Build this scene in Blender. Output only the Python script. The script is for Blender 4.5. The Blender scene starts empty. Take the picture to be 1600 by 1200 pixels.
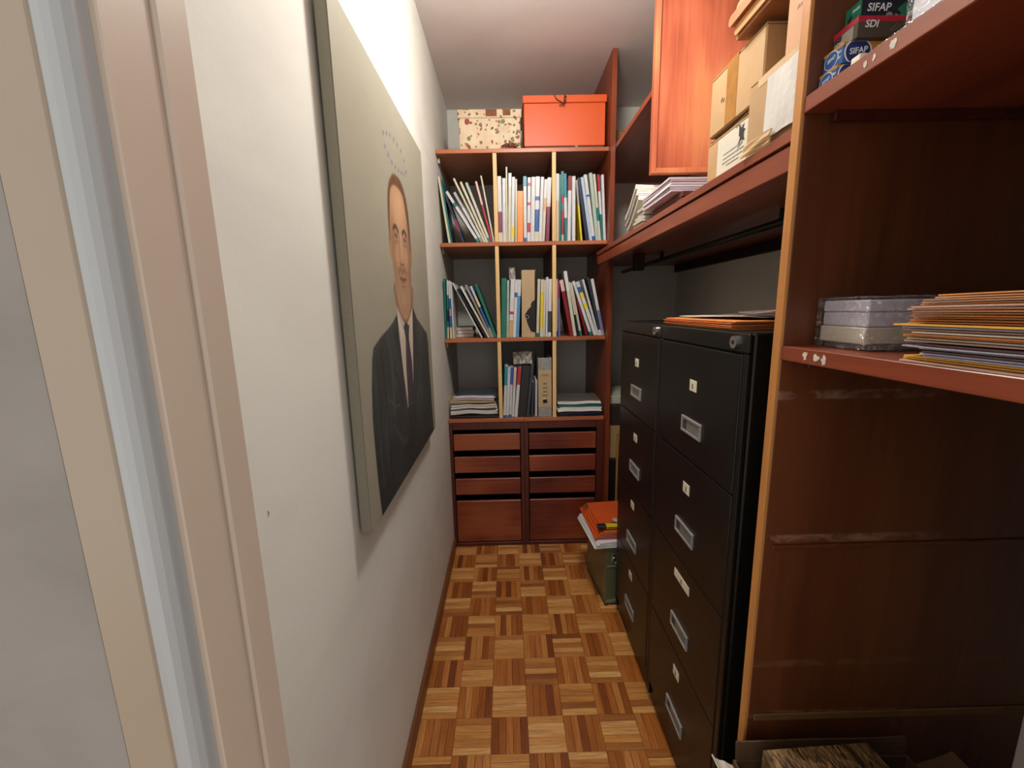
import bpy, bmesh, math, random
import numpy as np
from mathutils import Vector, Matrix

R = random.Random(7)
SC = bpy.context.scene
COL = SC.collection

# ------------------------------------------------------------------ camera, light, exposure
def srgb(h):
    h = h.lstrip('#')
    out = []
    for i in (0, 2, 4):
        c = int(h[i:i + 2], 16) / 255
        out.append(c / 12.92 if c <= .04045 else ((c + .055) / 1.055) ** 2.4)
    return tuple(out)

CAM_Z = 1.42
PITCH, YAW, ROLL, FPX = 0.17715, 0.010258, -0.020578, 653.9
cp, sp, cy_, sy_ = math.cos(PITCH), math.sin(PITCH), math.cos(YAW), math.sin(YAW)
fwd = Vector((sy_ * cp, cy_ * cp, -sp))
right0 = Vector((cy_, -sy_, 0))
up0 = right0.cross(fwd)
right = math.cos(ROLL) * right0 + math.sin(ROLL) * up0
up = -math.sin(ROLL) * right0 + math.cos(ROLL) * up0
cam_d = bpy.data.cameras.new('camera')
cam = bpy.data.objects.new('camera', cam_d)
COL.objects.link(cam)
m = Matrix((right, up, -fwd)).transposed().to_4x4()
m.translation = (0, 0, CAM_Z)
cam.matrix_world = m
cam_d.sensor_fit = 'HORIZONTAL'
cam_d.sensor_width = 36
cam_d.lens = FPX / 1600 * 36
cam_d.clip_start = .01
SC.camera = cam

world = bpy.data.worlds.new('hallway_light')
SC.world = world
world.use_nodes = True
bg = world.node_tree.nodes['Background']
bg.inputs[0].default_value = (.97, .94, .90, 1)
bg.inputs[1].default_value = .63

def lamp(name, kind, loc, energy, color, **kw):
    d = bpy.data.lights.new(name, kind)
    d.energy = energy
    d.color = color
    for k, v in kw.items():
        setattr(d, k, v)
    o = bpy.data.objects.new(name, d)
    COL.objects.link(o)
    o.location = loc
    return o
lamp('ceiling_bulb', 'POINT', (.20, 1.24, 2.49), 22.5, (.98, .965, .90), shadow_soft_size=.09)

SC.view_settings.view_transform = 'Standard'
SC.view_settings.look = 'None'
SC.view_settings.gamma = 1
SC.view_settings.use_curve_mapping = False
SC.view_settings.exposure = .85

# ------------------------------------------------------------------ helpers
def box_bm(bm, a, b, mat=0):
    (x0, y0, z0), (x1, y1, z1) = a, b
    v = [bm.verts.new(p) for p in ((x0, y0, z0), (x1, y0, z0), (x1, y1, z0), (x0, y1, z0), (x0, y0, z1), (x1, y0, z1), (x1, y1, z1), (x0, y1, z1))]
    for f in ((0, 3, 2, 1), (4, 5, 6, 7), (0, 1, 5, 4), (1, 2, 6, 5), (2, 3, 7, 6), (3, 0, 4, 7)):
        bm.faces.new([v[i] for i in f]).material_index = mat

def boxes(*bs, bevel=0, seg=1):
    bm = bmesh.new()
    for a, b in bs:
        box_bm(bm, a, b)
    if bevel:
        bmesh.ops.bevel(bm, geom=list(bm.edges), offset=bevel, segments=seg, profile=.5, affect='EDGES')
    return bm

def cbox(sx, sy, sz, bevel=0, seg=1):
    "box centred in x and y, standing on z = 0"
    return boxes(((-sx / 2, -sy / 2, 0), (sx / 2, sy / 2, sz)), bevel=bevel, seg=seg)

def mesh_of(bm, name, smooth=False):
    me = bpy.data.meshes.new(name)
    bmesh.ops.recalc_face_normals(bm, faces=list(bm.faces))
    bm.to_mesh(me)
    bm.free()
    if smooth:
        for p in me.polygons:
            p.use_smooth = True
    return me

def obj(name, bm, mat=None, parent=None, loc=(0, 0, 0), rot=(0, 0, 0), smooth=False):
    me = bm if isinstance(bm, bpy.types.Mesh) else mesh_of(bm, name, smooth)
    o = bpy.data.objects.new(name, me)
    COL.objects.link(o)
    o.location = loc
    o.rotation_euler = rot
    if parent:
        o.parent = parent
    if mat and not me.materials:
        me.materials.append(mat)
    return o

def tag(o, label, cat, group=None, kind=None):
    if label:
        o['label'] = label
    if cat:
        o['category'] = cat
    if group:
        o['group'] = group
    if kind:
        o['kind'] = kind
    return o

def thing(name, label, cat, loc=(0, 0, 0), rot=(0, 0, 0), group=None):
    o = bpy.data.objects.new(name, None)
    COL.objects.link(o)
    o.empty_display_size = .05
    o.location = loc
    o.rotation_euler = rot
    return tag(o, label, cat, group)

def struct(name, bm, mat, parent=None):
    o = obj(name, bm, mat, parent)
    o['kind'] = 'structure'
    return o

def slab_bm(sx, sy, t, nx=8, ny=8, amp=.003, seed=0, cornerlift=0, fx=1.3, fy=1.1):
    "a sheaf or envelope: both faces follow one gentle wave"
    r = random.Random(seed)
    ph = [r.uniform(0, 6.28) for _ in range(4)]
    lift = [r.uniform(0, 1) ** 2 * cornerlift for _ in range(4)]
    bm = bmesh.new()
    def h(i, j):
        u, v = i / nx, j / ny
        w = amp * (math.sin(fx * 3 * u + ph[0]) * math.cos(fy * 3 * v + ph[1]) + .5 * math.sin(7 * u * fx + ph[2] + 4 * v) + 1.5) * .5
        c = ((1 - u) * (1 - v), u * (1 - v), (1 - u) * v, u * v)
        return w + sum(l * max(0, q - .55) ** 2 * 4 for l, q in zip(lift, c))
    g = {}
    for k in (0, 1):
        for i in range(nx + 1):
            for j in range(ny + 1):
                g[k, i, j] = bm.verts.new(((i / nx - .5) * sx, (j / ny - .5) * sy, h(i, j) + k * t))
    for i in range(nx):
        for j in range(ny):
            bm.faces.new((g[1, i, j], g[1, i + 1, j], g[1, i + 1, j + 1], g[1, i, j + 1]))
            bm.faces.new((g[0, i, j + 1], g[0, i + 1, j + 1], g[0, i + 1, j], g[0, i, j]))
    for i in range(nx):
        bm.faces.new((g[0, i, 0], g[0, i + 1, 0], g[1, i + 1, 0], g[1, i, 0]))
        bm.faces.new((g[1, i, ny], g[1, i + 1, ny], g[0, i + 1, ny], g[0, i, ny]))
    for j in range(ny):
        bm.faces.new((g[1, 0, j], g[1, 0, j + 1], g[0, 0, j + 1], g[0, 0, j])[::-1])
        bm.faces.new((g[1, nx, j], g[1, nx, j + 1], g[0, nx, j + 1], g[0, nx, j]))
    return bm

def tube_bm(pts, rad, n=8, bm=None):
    bm = bm or bmesh.new()
    pts = [Vector(p) for p in pts]
    rings = []
    for i, p in enumerate(pts):
        d = (pts[min(i + 1, len(pts) - 1)] - pts[max(i - 1, 0)]).normalized()
        a = d.cross(Vector((.13, .2, 1)))
        if a.length < 1e-3:
            a = d.cross(Vector((1, 0, 0)))
        a.normalize()
        b = d.cross(a)
        rings.append([bm.verts.new(p + rad * (math.cos(2 * math.pi * k / n) * a + math.sin(2 * math.pi * k / n) * b)) for k in range(n)])
    for r0, r1 in zip(rings, rings[1:]):
        for k in range(n):
            bm.faces.new((r0[k], r0[(k + 1) % n], r1[(k + 1) % n], r1[k]))
    bm.faces.new(rings[0][::-1])
    bm.faces.new(rings[-1])
    return bm

def poly_bm(pts, depth):
    "flat outline in local xy, extruded along +z"
    bm = bmesh.new()
    lo = [bm.verts.new((x, y, 0)) for x, y in pts]
    hi = [bm.verts.new((x, y, depth)) for x, y in pts]
    n = len(pts)
    bm.faces.new(lo[::-1])
    bm.faces.new(hi)
    for i in range(n):
        bm.faces.new((lo[i], lo[(i + 1) % n], hi[(i + 1) % n], hi[i]))
    return bm

def text(name, body, size, mat, parent, loc, rot, align='CENTER', extrude=.0002, sx=1.0, shear=0):
    c = bpy.data.curves.new(name, 'FONT')
    c.body = body
    c.size = size
    c.align_x = align
    c.align_y = 'CENTER'
    c.extrude = extrude
    c.shear = shear
    c.resolution_u = 3
    c.offset = size * .012
    c.materials.append(mat)
    o = bpy.data.objects.new(name, c)
    COL.objects.link(o)
    o.parent = parent
    o.location = loc
    o.rotation_euler = rot
    o.scale = (sx, 1, 1)
    bpy.context.view_layer.update()
    me = bpy.data.meshes.new_from_object(o.evaluated_get(bpy.context.evaluated_depsgraph_get()))
    nm = o.name
    bpy.data.objects.remove(o)
    bpy.data.curves.remove(c)
    o = bpy.data.objects.new(name, me)
    COL.objects.link(o)
    o.parent = parent
    o.location = loc
    o.rotation_euler = rot
    o.scale = (sx, 1, 1)
    return o

FACE_CAM = (math.pi / 2, 0, 0)            # text read from -y
FACE_AISLE = (math.pi / 2, 0, -math.pi / 2)   # text read from -x

# ------------------------------------------------------------------ materials
MATS = {}
def nodes(m):
    m.use_nodes = True
    nt = m.node_tree
    return nt, nt.nodes, nt.links, nt.nodes['Principled BSDF']

def ramp(nt, stops):
    r = nt.nodes.new('ShaderNodeValToRGB')
    e = r.color_ramp.elements
    while len(e) < len(stops):
        e.new(.5)
    for q, (p, c) in zip(e, stops):
        q.position = p
        q.color = (*c, 1) if len(c) == 3 else c
    return r

def coords(nt, scale, jitter=True, kind='Object'):
    tc = nt.nodes.new('ShaderNodeTexCoord')
    mp = nt.nodes.new('ShaderNodeMapping')
    mp.inputs['Scale'].default_value = scale
    nt.links.new(tc.outputs[kind], mp.inputs['Vector'])
    if jitter:
        oi = nt.nodes.new('ShaderNodeObjectInfo')
        mul = nt.nodes.new('ShaderNodeMath')
        mul.operation = 'MULTIPLY'
        mul.inputs[1].default_value = 37
        nt.links.new(oi.outputs['Random'], mul.inputs[0])
        nt.links.new(mul.outputs[0], mp.inputs['Location'])
    return mp

def noise(nt, vec, scale=1, detail=5, rough=.6, dist=0):
    n = nt.nodes.new('ShaderNodeTexNoise')
    n.inputs['Scale'].default_value = scale
    n.inputs['Detail'].default_value = detail
    n.inputs['Roughness'].default_value = rough
    n.inputs['Distortion'].default_value = dist
    nt.links.new(vec.outputs[0], n.inputs['Vector'])
    return n

def bump(nt, src, bsdf, strength, dist=.002):
    b = nt.nodes.new('ShaderNodeBump')
    b.inputs['Strength'].default_value = strength
    b.inputs['Distance'].default_value = dist
    nt.links.new(src.outputs[0], b.inputs['Height'])
    nt.links.new(b.outputs[0], bsdf.inputs['Normal'])

def plain(name, col, rough=.6, var=.12, scale=20, metal=0, bmp=.1, spec=.5):
    "a colour with a soft mottling of its own"
    if name in MATS:
        return MATS[name]
    c = srgb(col) if isinstance(col, str) else col
    m = MATS[name] = bpy.data.materials.new(name)
    nt, N, L, b = nodes(m)
    n = noise(nt, coords(nt, (scale,) * 3))
    r = ramp(nt, [(.3, tuple(x * (1 - var) for x in c)), (.7, tuple(min(1, x * (1 + var)) for x in c))])
    L.new(n.outputs[0], r.inputs[0])
    L.new(r.outputs[0], b.inputs['Base Color'])
    b.inputs['Roughness'].default_value = rough
    b.inputs['Metallic'].default_value = metal
    b.inputs['Specular IOR Level'].default_value = spec
    if bmp:
        bump(nt, n, b, bmp)
    return m

def wood(name, dark, light, axis='z', rough=.35, fine=1.0, blotch=.5, spec=.5, pale=None):
    if name in MATS:
        return MATS[name]
    d, l = srgb(dark), srgb(light)
    m = MATS[name] = bpy.data.materials.new(name)
    nt, N, L, b = nodes(m)
    s1, s2 = [9 * fine] * 3, [70 * fine] * 3
    k = 'xyz'.index(axis)
    s1[k], s2[k] = 1.1, 3.0
    n1 = noise(nt, coords(nt, s1), 1, 4, .55, .8)
    n2 = noise(nt, coords(nt, s2), 1, 4, .6, .2)
    n3 = noise(nt, coords(nt, (2.2,) * 3), 1, 2, .5)
    mx = N.new('ShaderNodeMath'); mx.operation = 'MULTIPLY_ADD'
    mx.inputs[1].default_value = .45
    L.new(n2.outputs[0], mx.inputs[0])
    sc = N.new('ShaderNodeMath'); sc.operation = 'MULTIPLY'; sc.inputs[1].default_value = .63
    L.new(n1.outputs[0], sc.inputs[0])
    L.new(sc.outputs[0], mx.inputs[2])
    ad = N.new('ShaderNodeMath'); ad.operation = 'MULTIPLY_ADD'; ad.inputs[1].default_value = blotch
    L.new(n3.outputs[0], ad.inputs[0])
    sb = N.new('ShaderNodeMath'); sb.operation = 'SUBTRACT'; sb.inputs[1].default_value = blotch * .5
    L.new(mx.outputs[0], sb.inputs[0])
    L.new(sb.outputs[0], ad.inputs[2])
    r = ramp(nt, [(.28, d), (.72, l)] if not pale else [(.22, d), (.55, l), (.8, srgb(pale))])
    L.new(ad.outputs[0], r.inputs[0])
    L.new(r.outputs[0], b.inputs['Base Color'])
    b.inputs['Roughness'].default_value = rough
    b.inputs['Specular IOR Level'].default_value = spec
    bump(nt, n2, b, .06, .001)
    return m

def plaster(name, col, col2, scale=2.5):
    if name in MATS:
        return MATS[name]
    m = MATS[name] = bpy.data.materials.new(name)
    nt, N, L, b = nodes(m)
    n1 = noise(nt, coords(nt, (scale, scale * .8, scale * 1.6), False), 1, 4, .55, .4)
    n2 = noise(nt, coords(nt, (120,) * 3, False), 1, 3, .6)
    r = ramp(nt, [(.3, srgb(col2)), (.6, srgb(col))])
    L.new(n1.outputs[0], r.inputs[0])
    L.new(r.outputs[0], b.inputs['Base Color'])
    b.inputs['Roughness'].default_value = .75
    b.inputs['Specular IOR Level'].default_value = .25
    mx = N.new('ShaderNodeMath'); mx.operation = 'MULTIPLY_ADD'; mx.inputs[1].default_value = .25
    L.new(n2.outputs[0], mx.inputs[0]); L.new(n1.outputs[0], mx.inputs[2])
    bump(nt, mx, b, .25, .004)
    return m

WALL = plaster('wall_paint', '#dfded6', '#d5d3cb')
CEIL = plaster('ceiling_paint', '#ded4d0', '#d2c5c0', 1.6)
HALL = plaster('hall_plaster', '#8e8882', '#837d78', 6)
JAMB = plain('cream_gloss_paint', '#bdab9b', .4, .03, 4, bmp=.05)
JAMB_DARK = plain('tan_gloss_paint', '#9c8d7a', .4, .03, 4, bmp=.05)
BEAD = plain('grey_bead_paint', '#a3a5a6', .3, .03, 4, bmp=.03)
MAHOG_Z = wood('mahogany_upright', '#5c2614', '#8a4022', 'z')
MAHOG_Y = wood('mahogany_long', '#622a1a', '#944a30', 'y', rough=.3)
MAHOG_X = wood('mahogany_shelf', '#8a4526', '#b4683c', 'x', rough=.4)
DRAWER_WOOD = wood('drawer_front_wood', '#4c180f', '#7a3421', 'x', rough=.38, blotch=1.2, pale='#96502e')  # blotches and pale tone put soft reflections into the wood colour
CARCASS = wood('drawer_carcass_wood', '#3c170f', '#5a2619', 'z', rough=.4)
RED_BOARD = wood('red_brown_board', '#7c341e', '#ab583a', 'z', rough=.42, blotch=1.3, pale='#bc7348')
DARK_PANEL = wood('walnut_panel', '#4a2614', '#6c3a1d', 'z', rough=.40, blotch=.5)
PINE_Z = wood('pine_edge_upright', '#c49a5e', '#e2bd80', 'z', rough=.5)
EDGE = wood('oak_edge_strip', '#a86a34', '#cf9050', 'z', rough=.45)
SKIRT = wood('skirting_wood', '#5a3218', '#7d4b26', 'y', rough=.4)
DRAWER_IN = wood('drawer_inside_wood', '#3a2418', '#55382a', 'y', rough=.7)
BLACK_STEEL = plain('black_enamel', (.0065, .006, .005), .34, .15, 3, bmp=.03, spec=.35)
GAP = plain('dark_recess', (.006, .006, .006), .8, .1, 5, bmp=0)
ALU = plain('brushed_aluminium', '#a5a4a2', .4, .12, 60, metal=.45, bmp=.05)
CHROME = plain('chrome', '#d0d0d0', .28, .05, 10, metal=1, bmp=0)
CARD = plain('card_stock', '#dcd3bd', .7, .06, 40)
PAPER = plain('white_paper', '#d9d5d0', .7, .06, 30)
PAPER2 = plain('lilac_white_paper', '#cfc3cc', .7, .07, 30)
NEWS = plain('newsprint', '#bdb7a8', .75, .12, 30)
MANILA = plain('manila_envelope', '#bb7f45', .6, .1, 12)
MANILA2 = plain('pinkish_kraft', '#c79a82', .6, .1, 12)
MANILA3 = plain('brown_kraft', '#a8642f', .6, .12, 12)
YELLOWENV = plain('yellow_envelope', '#dda443', .55, .08, 12)
ORANGEENV = plain('orange_folder_card', '#d9692f', .55, .08, 12)
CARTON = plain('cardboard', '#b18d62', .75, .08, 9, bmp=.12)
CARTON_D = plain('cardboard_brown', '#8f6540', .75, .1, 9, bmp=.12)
TAPE = plain('brown_tape', '#a06f38', .25, .15, 30, bmp=.3)
INK = plain('black_ink', (.02, .018, .016), .6, .1, 10, bmp=0)
REDINK = plain('red_ink', '#9a5a48', .6, .1, 10, bmp=0)
WHITEINK = plain('white_print', '#e6e8ee', .5, .03, 10, bmp=0)

PAL = dict(cream='#c6bea4', teal='#16706c', navy='#23253f', plum='#7a2b48', white='#c6c6c8', lavender='#a9a3ad', grey='#8d8c8e', ivory='#c4beae', sage='#a3b3a8',
           pink='#d3a9a6', red='#a8283a', yellow='#d6c02a', orange='#ea8a3c', bluegreen='#1d8199', blue='#24559c', tan='#bd9a72', beige='#c3b39a', darkred='#7a1820',
           paleblue='#a9bccd', green='#12695a', black='#15151a', greybrown='#8b8175', lightblue='#4d8fc4', violet='#6f6f9c', charcoal='#33363f', spiral='#c9ced8')
def pal(k):
    return plain('plastic_' + k, PAL[k], .38, .06, 25, bmp=.04)

def film(name, glossy=.18, tint=(.96, .96, 1), scale=60, strength=1.0):
    if name in MATS:
        return MATS[name]
    m = MATS[name] = bpy.data.materials.new(name)
    nt, N, L, b = nodes(m)
    N.remove(b)
    out = N['Material Output']
    t = N.new('ShaderNodeBsdfTransparent'); t.inputs[0].default_value = (*tint, 1)
    g = N.new('ShaderNodeBsdfGlossy'); g.inputs['Roughness'].default_value = .14
    n = noise(nt, coords(nt, (scale, scale, scale * 1.6)), 1, 3, .6, 1.5)
    bp = N.new('ShaderNodeBump'); bp.inputs['Strength'].default_value = strength; bp.inputs['Distance'].default_value = .01
    L.new(n.outputs[0], bp.inputs['Height']); L.new(bp.outputs[0], g.inputs['Normal'])
    mx = N.new('ShaderNodeMixShader'); mx.inputs[0].default_value = glossy
    L.new(t.outputs[0], mx.inputs[1]); L.new(g.outputs[0], mx.inputs[2]); L.new(mx.outputs[0], out.inputs[0])
    return m
FILM = film('clear_film')

# ------------------------------------------------------------------ the room
XL, XR, YB, ZC = -.347, 1.165, 2.92, 2.67
floor = struct('floor', boxes(((-2.2, -1.2, -.08), (2.2, YB + .1, -.0125))), wood('floor_bed', '#3b2010', '#4a2a14', 'y', rough=.8))
struct('ceiling', boxes(((XL - .1, .25, ZC), (XR + .1, YB + .1, ZC + .08))), CEIL)
wl = struct('wall_left', boxes(((XL - .1, .351, 0), (XL, YB, ZC))), WALL)
obj('wall_scuff', tube_bm([(XL + .0003, .561, 1.143), (XL + .0005, .563, 1.139), (XL + .0003, .560, 1.135)], .0004, 5), GAP, wl)
struct('wall_back', boxes(((XL - .1, YB + .001, 0), (XR + .1, YB + .1, ZC))), WALL)
struct('wall_right', boxes(((XR, .25, 0), (XR + .1, YB, ZC))), WALL)
# the wall with the doorway, seen from the hall
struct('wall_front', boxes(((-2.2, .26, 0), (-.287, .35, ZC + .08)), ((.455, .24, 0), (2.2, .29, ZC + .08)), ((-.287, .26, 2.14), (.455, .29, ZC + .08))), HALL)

def trim(name, bm, mat, smooth=False):
    o = obj(name, bm, mat, None, smooth=smooth)
    o['kind'] = 'structure'
    return o
# painted door lining on the left: casing, rounded bead, lining board with its stop
trim('trim_1', boxes(((-.2865, .2585, 0), (-.2522, .2700, 2.14)), bevel=.0015), JAMB_DARK)
bm = bmesh.new()
prof = [(-.2522, .2685), (-.2522, .2600), (-.2490, .2572), (-.2440, .2566), (-.2395, .2580), (-.2365, .2615), (-.2345, .2660), (-.2345, .2700), (-.2345, .2760), (-.2522, .2760)]
lo = [bm.verts.new((x, y, 0)) for x, y in prof]
hi = [bm.verts.new((x, y, 2.14)) for x, y in prof]
for i in range(len(prof)):
    j = (i + 1) % len(prof)
    bm.faces.new((lo[i], lo[j], hi[j], hi[i]))
bm.faces.new(lo[::-1]); bm.faces.new(hi)
trim('trim_2', bm, BEAD)
trim('trim_3', boxes(((-.287, .2762, 0), (-.2300, .3180, 2.14)), bevel=.001), JAMB)
trim('trim_4', boxes(((-.287, .3182, 0), (-.2270, .3510, 2.14)), bevel=.002), JAMB)
trim('trim_5', boxes(((.4235, .238, 0), (.4545, .2900, 2.14)), bevel=.002), plain('shaded_jamb_paint', '#55504c', .5, .05, 6))  # right jamb: its shade is put into the colour
trim('trim_6', boxes(((-.2295, .262, 2.105), (.4195, .289, 2.139)), bevel=.002), JAMB)
struct('baseboard_left', boxes(((XL + .0004, .352, 0), (XL + .0155, 2.34, .062)), bevel=.003), SKIRT)

# parquet: mosaic squares of five fingers each, turned square by square
PITCH_T, FW = .1255, .0247
def parquet_mat(name, tones):
  pm = bpy.data.materials.new(name)
  nt, N, L, b = nodes(pm)
  oi = N.new('ShaderNodeObjectInfo'); geo = N.new('ShaderNodeNewGeometry')
  ad = N.new('ShaderNodeMath'); ad.operation = 'ADD'
  L.new(oi.outputs['Random'], ad.inputs[0]); L.new(geo.outputs['Random Per Island'], ad.inputs[1])
  fr = N.new('ShaderNodeMath'); fr.operation = 'FRACT'; L.new(ad.outputs[0], fr.inputs[0])
  uvm = N.new('ShaderNodeUVMap'); uvm.uv_map = 'grain'
  cmb = N.new('ShaderNodeCombineXYZ'); L.new(fr.outputs[0], cmb.inputs[2])
  vm = N.new('ShaderNodeVectorMath'); vm.operation = 'ADD'
  L.new(uvm.outputs[0], vm.inputs[0]); 
  sv = N.new('ShaderNodeVectorMath'); sv.operation = 'SCALE'; sv.inputs['Scale'].default_value = 23
  L.new(cmb.outputs[0], sv.inputs[0]); L.new(sv.outputs[0], vm.inputs[1])
  mp = N.new('ShaderNodeMapping'); mp.inputs['Scale'].default_value = (9, 150, 1)
  L.new(vm.outputs[0], mp.inputs['Vector'])
  n1 = noise(nt, mp, 1, 5, .65, .6)
  tone = ramp(nt, [(p, srgb(c)) for p, c in tones])
  L.new(fr.outputs[0], tone.inputs[0])
  gr = ramp(nt, [(.33, (.57, .45, .37)), (.6, (1, 1, 1))])
  L.new(n1.outputs[0], gr.inputs[0])
  mul = N.new('ShaderNodeMix'); mul.data_type = 'RGBA'; mul.blend_type = 'MULTIPLY'; mul.inputs[0].default_value = .9
  L.new(tone.outputs[0], mul.inputs[6]); L.new(gr.outputs[0], mul.inputs[7])
  L.new(mul.outputs[2], b.inputs['Base Color'])
  b.inputs['Roughness'].default_value = .3
  bump(nt, n1, b, .05, .001)
  return pm
PMX = parquet_mat('parquet_oak_sheen_light', [(0, '#8a5024'), (.2, '#b97c40'), (.55, '#d09450'), (.8, '#dcab6c'), (.92, '#cc8e4c'), (1, '#94582a')])  # grain sheen painted into the colour: fingers along x lighter, along y darker
PMY = parquet_mat('parquet_oak_sheen_dark', [(0, '#7c4220'), (.25, '#9f5c25'), (.55, '#b46e33'), (.8, '#c68748'), (.92, '#a8622c'), (1, '#82461f')])

def finger_mesh(lx, ly, name='parquet_finger'):
    bm = bmesh.new()
    box_bm(bm, (-lx / 2, -ly / 2, -.012), (lx / 2, ly / 2, 0))
    bmesh.ops.bevel(bm, geom=[e for e in bm.edges if all(v.co.z > -.001 for v in e.verts)], offset=.0007, segments=1, affect='EDGES')
    return bm
def uv_grain(me, along_x=True):
    uv = me.uv_layers.new(name='grain')
    for l in me.loops:
        c = me.vertices[l.vertex_index].co
        uv.data[l.index].uv = (c.x, c.y) if along_x else (c.y, c.x)
FMS = []
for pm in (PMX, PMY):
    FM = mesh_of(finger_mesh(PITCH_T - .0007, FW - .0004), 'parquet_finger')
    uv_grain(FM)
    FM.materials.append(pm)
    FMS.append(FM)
spots = []
X0, Y0 = .043, 1.125
for i in range(-4, 10):
    for j in range(-8, 15):
        cx, cyy = X0 + (i + .5) * PITCH_T, Y0 + (j + .5) * PITCH_T
        for k in range(5):
            o = (k - 2) * PITCH_T / 5
            horiz = (i + j) % 2 == 0
            x, y, rz = (cx, cyy + o, 0) if horiz else (cx + o, cyy, math.pi / 2)
            lx, ly = (PITCH_T, FW) if horiz else (FW, PITCH_T)
            if x - lx / 2 < XL + .012 or x + lx / 2 > XR or y - ly / 2 < .36 or y + ly / 2 > YB:
                continue
            spots.append((x, y, rz))
vis = [s for s in spots if s[0] < .50 and 1.0 < s[1] < 2.36]
vis.sort(key=lambda s: s[1])
near = set(vis[:298])
rest = [s for s in spots if s not in near]
for x, y, rz in vis[:298]:
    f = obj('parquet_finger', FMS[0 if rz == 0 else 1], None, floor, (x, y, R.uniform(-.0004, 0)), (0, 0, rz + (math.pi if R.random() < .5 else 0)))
bm = bmesh.new()
uvl = bm.loops.layers.uv.new('grain')
for x, y, rz in rest:
    s = finger_mesh(PITCH_T - .0007, FW - .0004)
    vm_ = {}
    for v in s.verts:
        p = Matrix.Rotation(rz, 3, 'Z') @ v.co
        vm_[v.index] = (bm.verts.new(p + Vector((x, y, 0))), (v.co.x + x * 3.1, v.co.y + y * 1.7))
    s.verts.index_update()
    for fc in s.faces:
        nf = bm.faces.new([vm_[v.index][0] for v in fc.verts])
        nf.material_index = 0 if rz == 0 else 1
        for lp, v in zip(nf.loops, fc.verts):
            lp[uvl].uv = vm_[v.index][1]
    s.free()
me = bpy.data.meshes.new('parquet_remainder')
bm.to_mesh(me); bm.free()
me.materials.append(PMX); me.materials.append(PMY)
o = obj('parquet_remainder', me, None, floor)
o['kind'] = 'stuff'
# plain boards of the hall floor outside the door
hall = obj('hall_floor', boxes(((-2.2, -1.2, -.0124), (2.2, .3595, -.0015))), wood('hall_floor_wood', '#8a5426', '#b07a3c', 'x', rough=.4), None)
hall['kind'] = 'structure'

# ------------------------------------------------------------------ bookcase
YF = 2.343
bc = thing('bookcase', 'mahogany bookcase of nine open bays with pale pine upright edges at the far end', 'bookcase', (0, 2.6, 0))
def bpart(name, a, b_, mat, bevel=.001, parent=bc, base=(0, 2.6, 0)):
    c = [(p + q) / 2 for p, q in zip(a, b_)]
    h = [abs(q - p) / 2 for p, q in zip(a, b_)]
    return obj(name, boxes((tuple(-x for x in h), tuple(h)), bevel=bevel), mat, parent, tuple(p - q for p, q in zip(c, base)))
bpart('top_shelf', (XL + .001, YF, 2.218), (.5515, YB - .002, 2.238), MAHOG_X)
bpart('shelf', (XL + .001, YF, 1.755), (.5515, YB - .002, 1.775), MAHOG_X)
bpart('shelf', (XL + .001, YF, 1.242), (.5515, YB - .002, 1.262), MAHOG_X)
bpart('side_panel', (.552, 2.30, 0), (.576, YB - .002, ZC - .001), MAHOG_Z)
for z0, z1 in ((1.7755, 2.2175), (1.2625, 1.7545), (.8005, 1.2415)):
    for x in (-.052, .257):
        d = bpart('divider', (x, YF + .0145, z0), (x + .019, YB - .003, z1), CARCASS, .0006)
        s = obj('pine_edge', cbox(.0205, .012, z1 - z0, .001), PINE_Z, d, (0, YF + .0075 - (YF + .0145 + YB - .003) / 2, -(z1 - z0) / 2))
for z in (2.2, 1.737, 1.224):
    obj('shelf_bracket', boxes(((-.006, -.012, -.012), (.006, .012, .0175)), bevel=.002), plain('painted_bracket', '#b8b0a6', .5), bc, (XL + .0075, YF + .06 - 2.6, z))

# ------------------------------------------------------------------ two banks of drawers under the bookcase
def drawer_unit(x0, x1, ox0, ox1, label):
    base = ((x0 + x1) / 2, YF + .2, 0)
    t = thing('drawer_unit', label, 'drawer unit', base, (0, 0, 0), 'drawer units below the bookcase')
    P = lambda n, a, b_, m, bv=.001: bpart(n, a, b_, m, bv, t, base)
    P('side_panel', (x0, YF + .003, 0), (ox0 - .001, 2.88, .779), CARCASS)
    P('side_panel', (ox1 + .001, YF + .003, 0), (x1, 2.88, .779), CARCASS)
    P('top_panel', (x0, YF, .7795), (x1, 2.88, .7995), MAHOG_X)
    P('top_rail', (ox0, YF + .004, .735), (ox1, YF + .022, .779), CARCASS)
    P('bottom_rail', (ox0, YF + .002, 0), (ox1, YF + .02, .022), CARCASS)
    P('back_panel', (ox0, 2.865, .01), (ox1, 2.879, .775), GAP)
    for za, zb in ((.607, .705), (.470, .567), (.331, .430), (.026, .290)):
        w = ox1 - ox0 - .006
        d = obj('drawer', boxes(((-w / 2 + .012, .019, .012), (w / 2 - .012, .48, .02)), ((-w / 2 + .006, .019, .012), (-w / 2 + .018, .48, zb - za - .02)),
                                 ((w / 2 - .018, .019, .012), (w / 2 - .006, .48, zb - za - .02)), ((-w / 2 + .006, .47, .012), (w / 2 - .006, .48, zb - za - .02))),
                DRAWER_IN, t, ((ox0 + ox1) / 2 - base[0], YF + .006 - base[1] + R.uniform(0, .004), za))
        obj('drawer_front', cbox(w, .018, zb - za, .0025), DRAWER_WOOD, d, (0, .009, 0))
drawer_unit(XL + .002, .0895, -.327, .067, 'reddish-brown bank of four drawers beside the white wall, under the bookcase')
drawer_unit(.0905, .5505, .113, .512, 'reddish-brown bank of four drawers by the green metal chest, under the bookcase')

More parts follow.
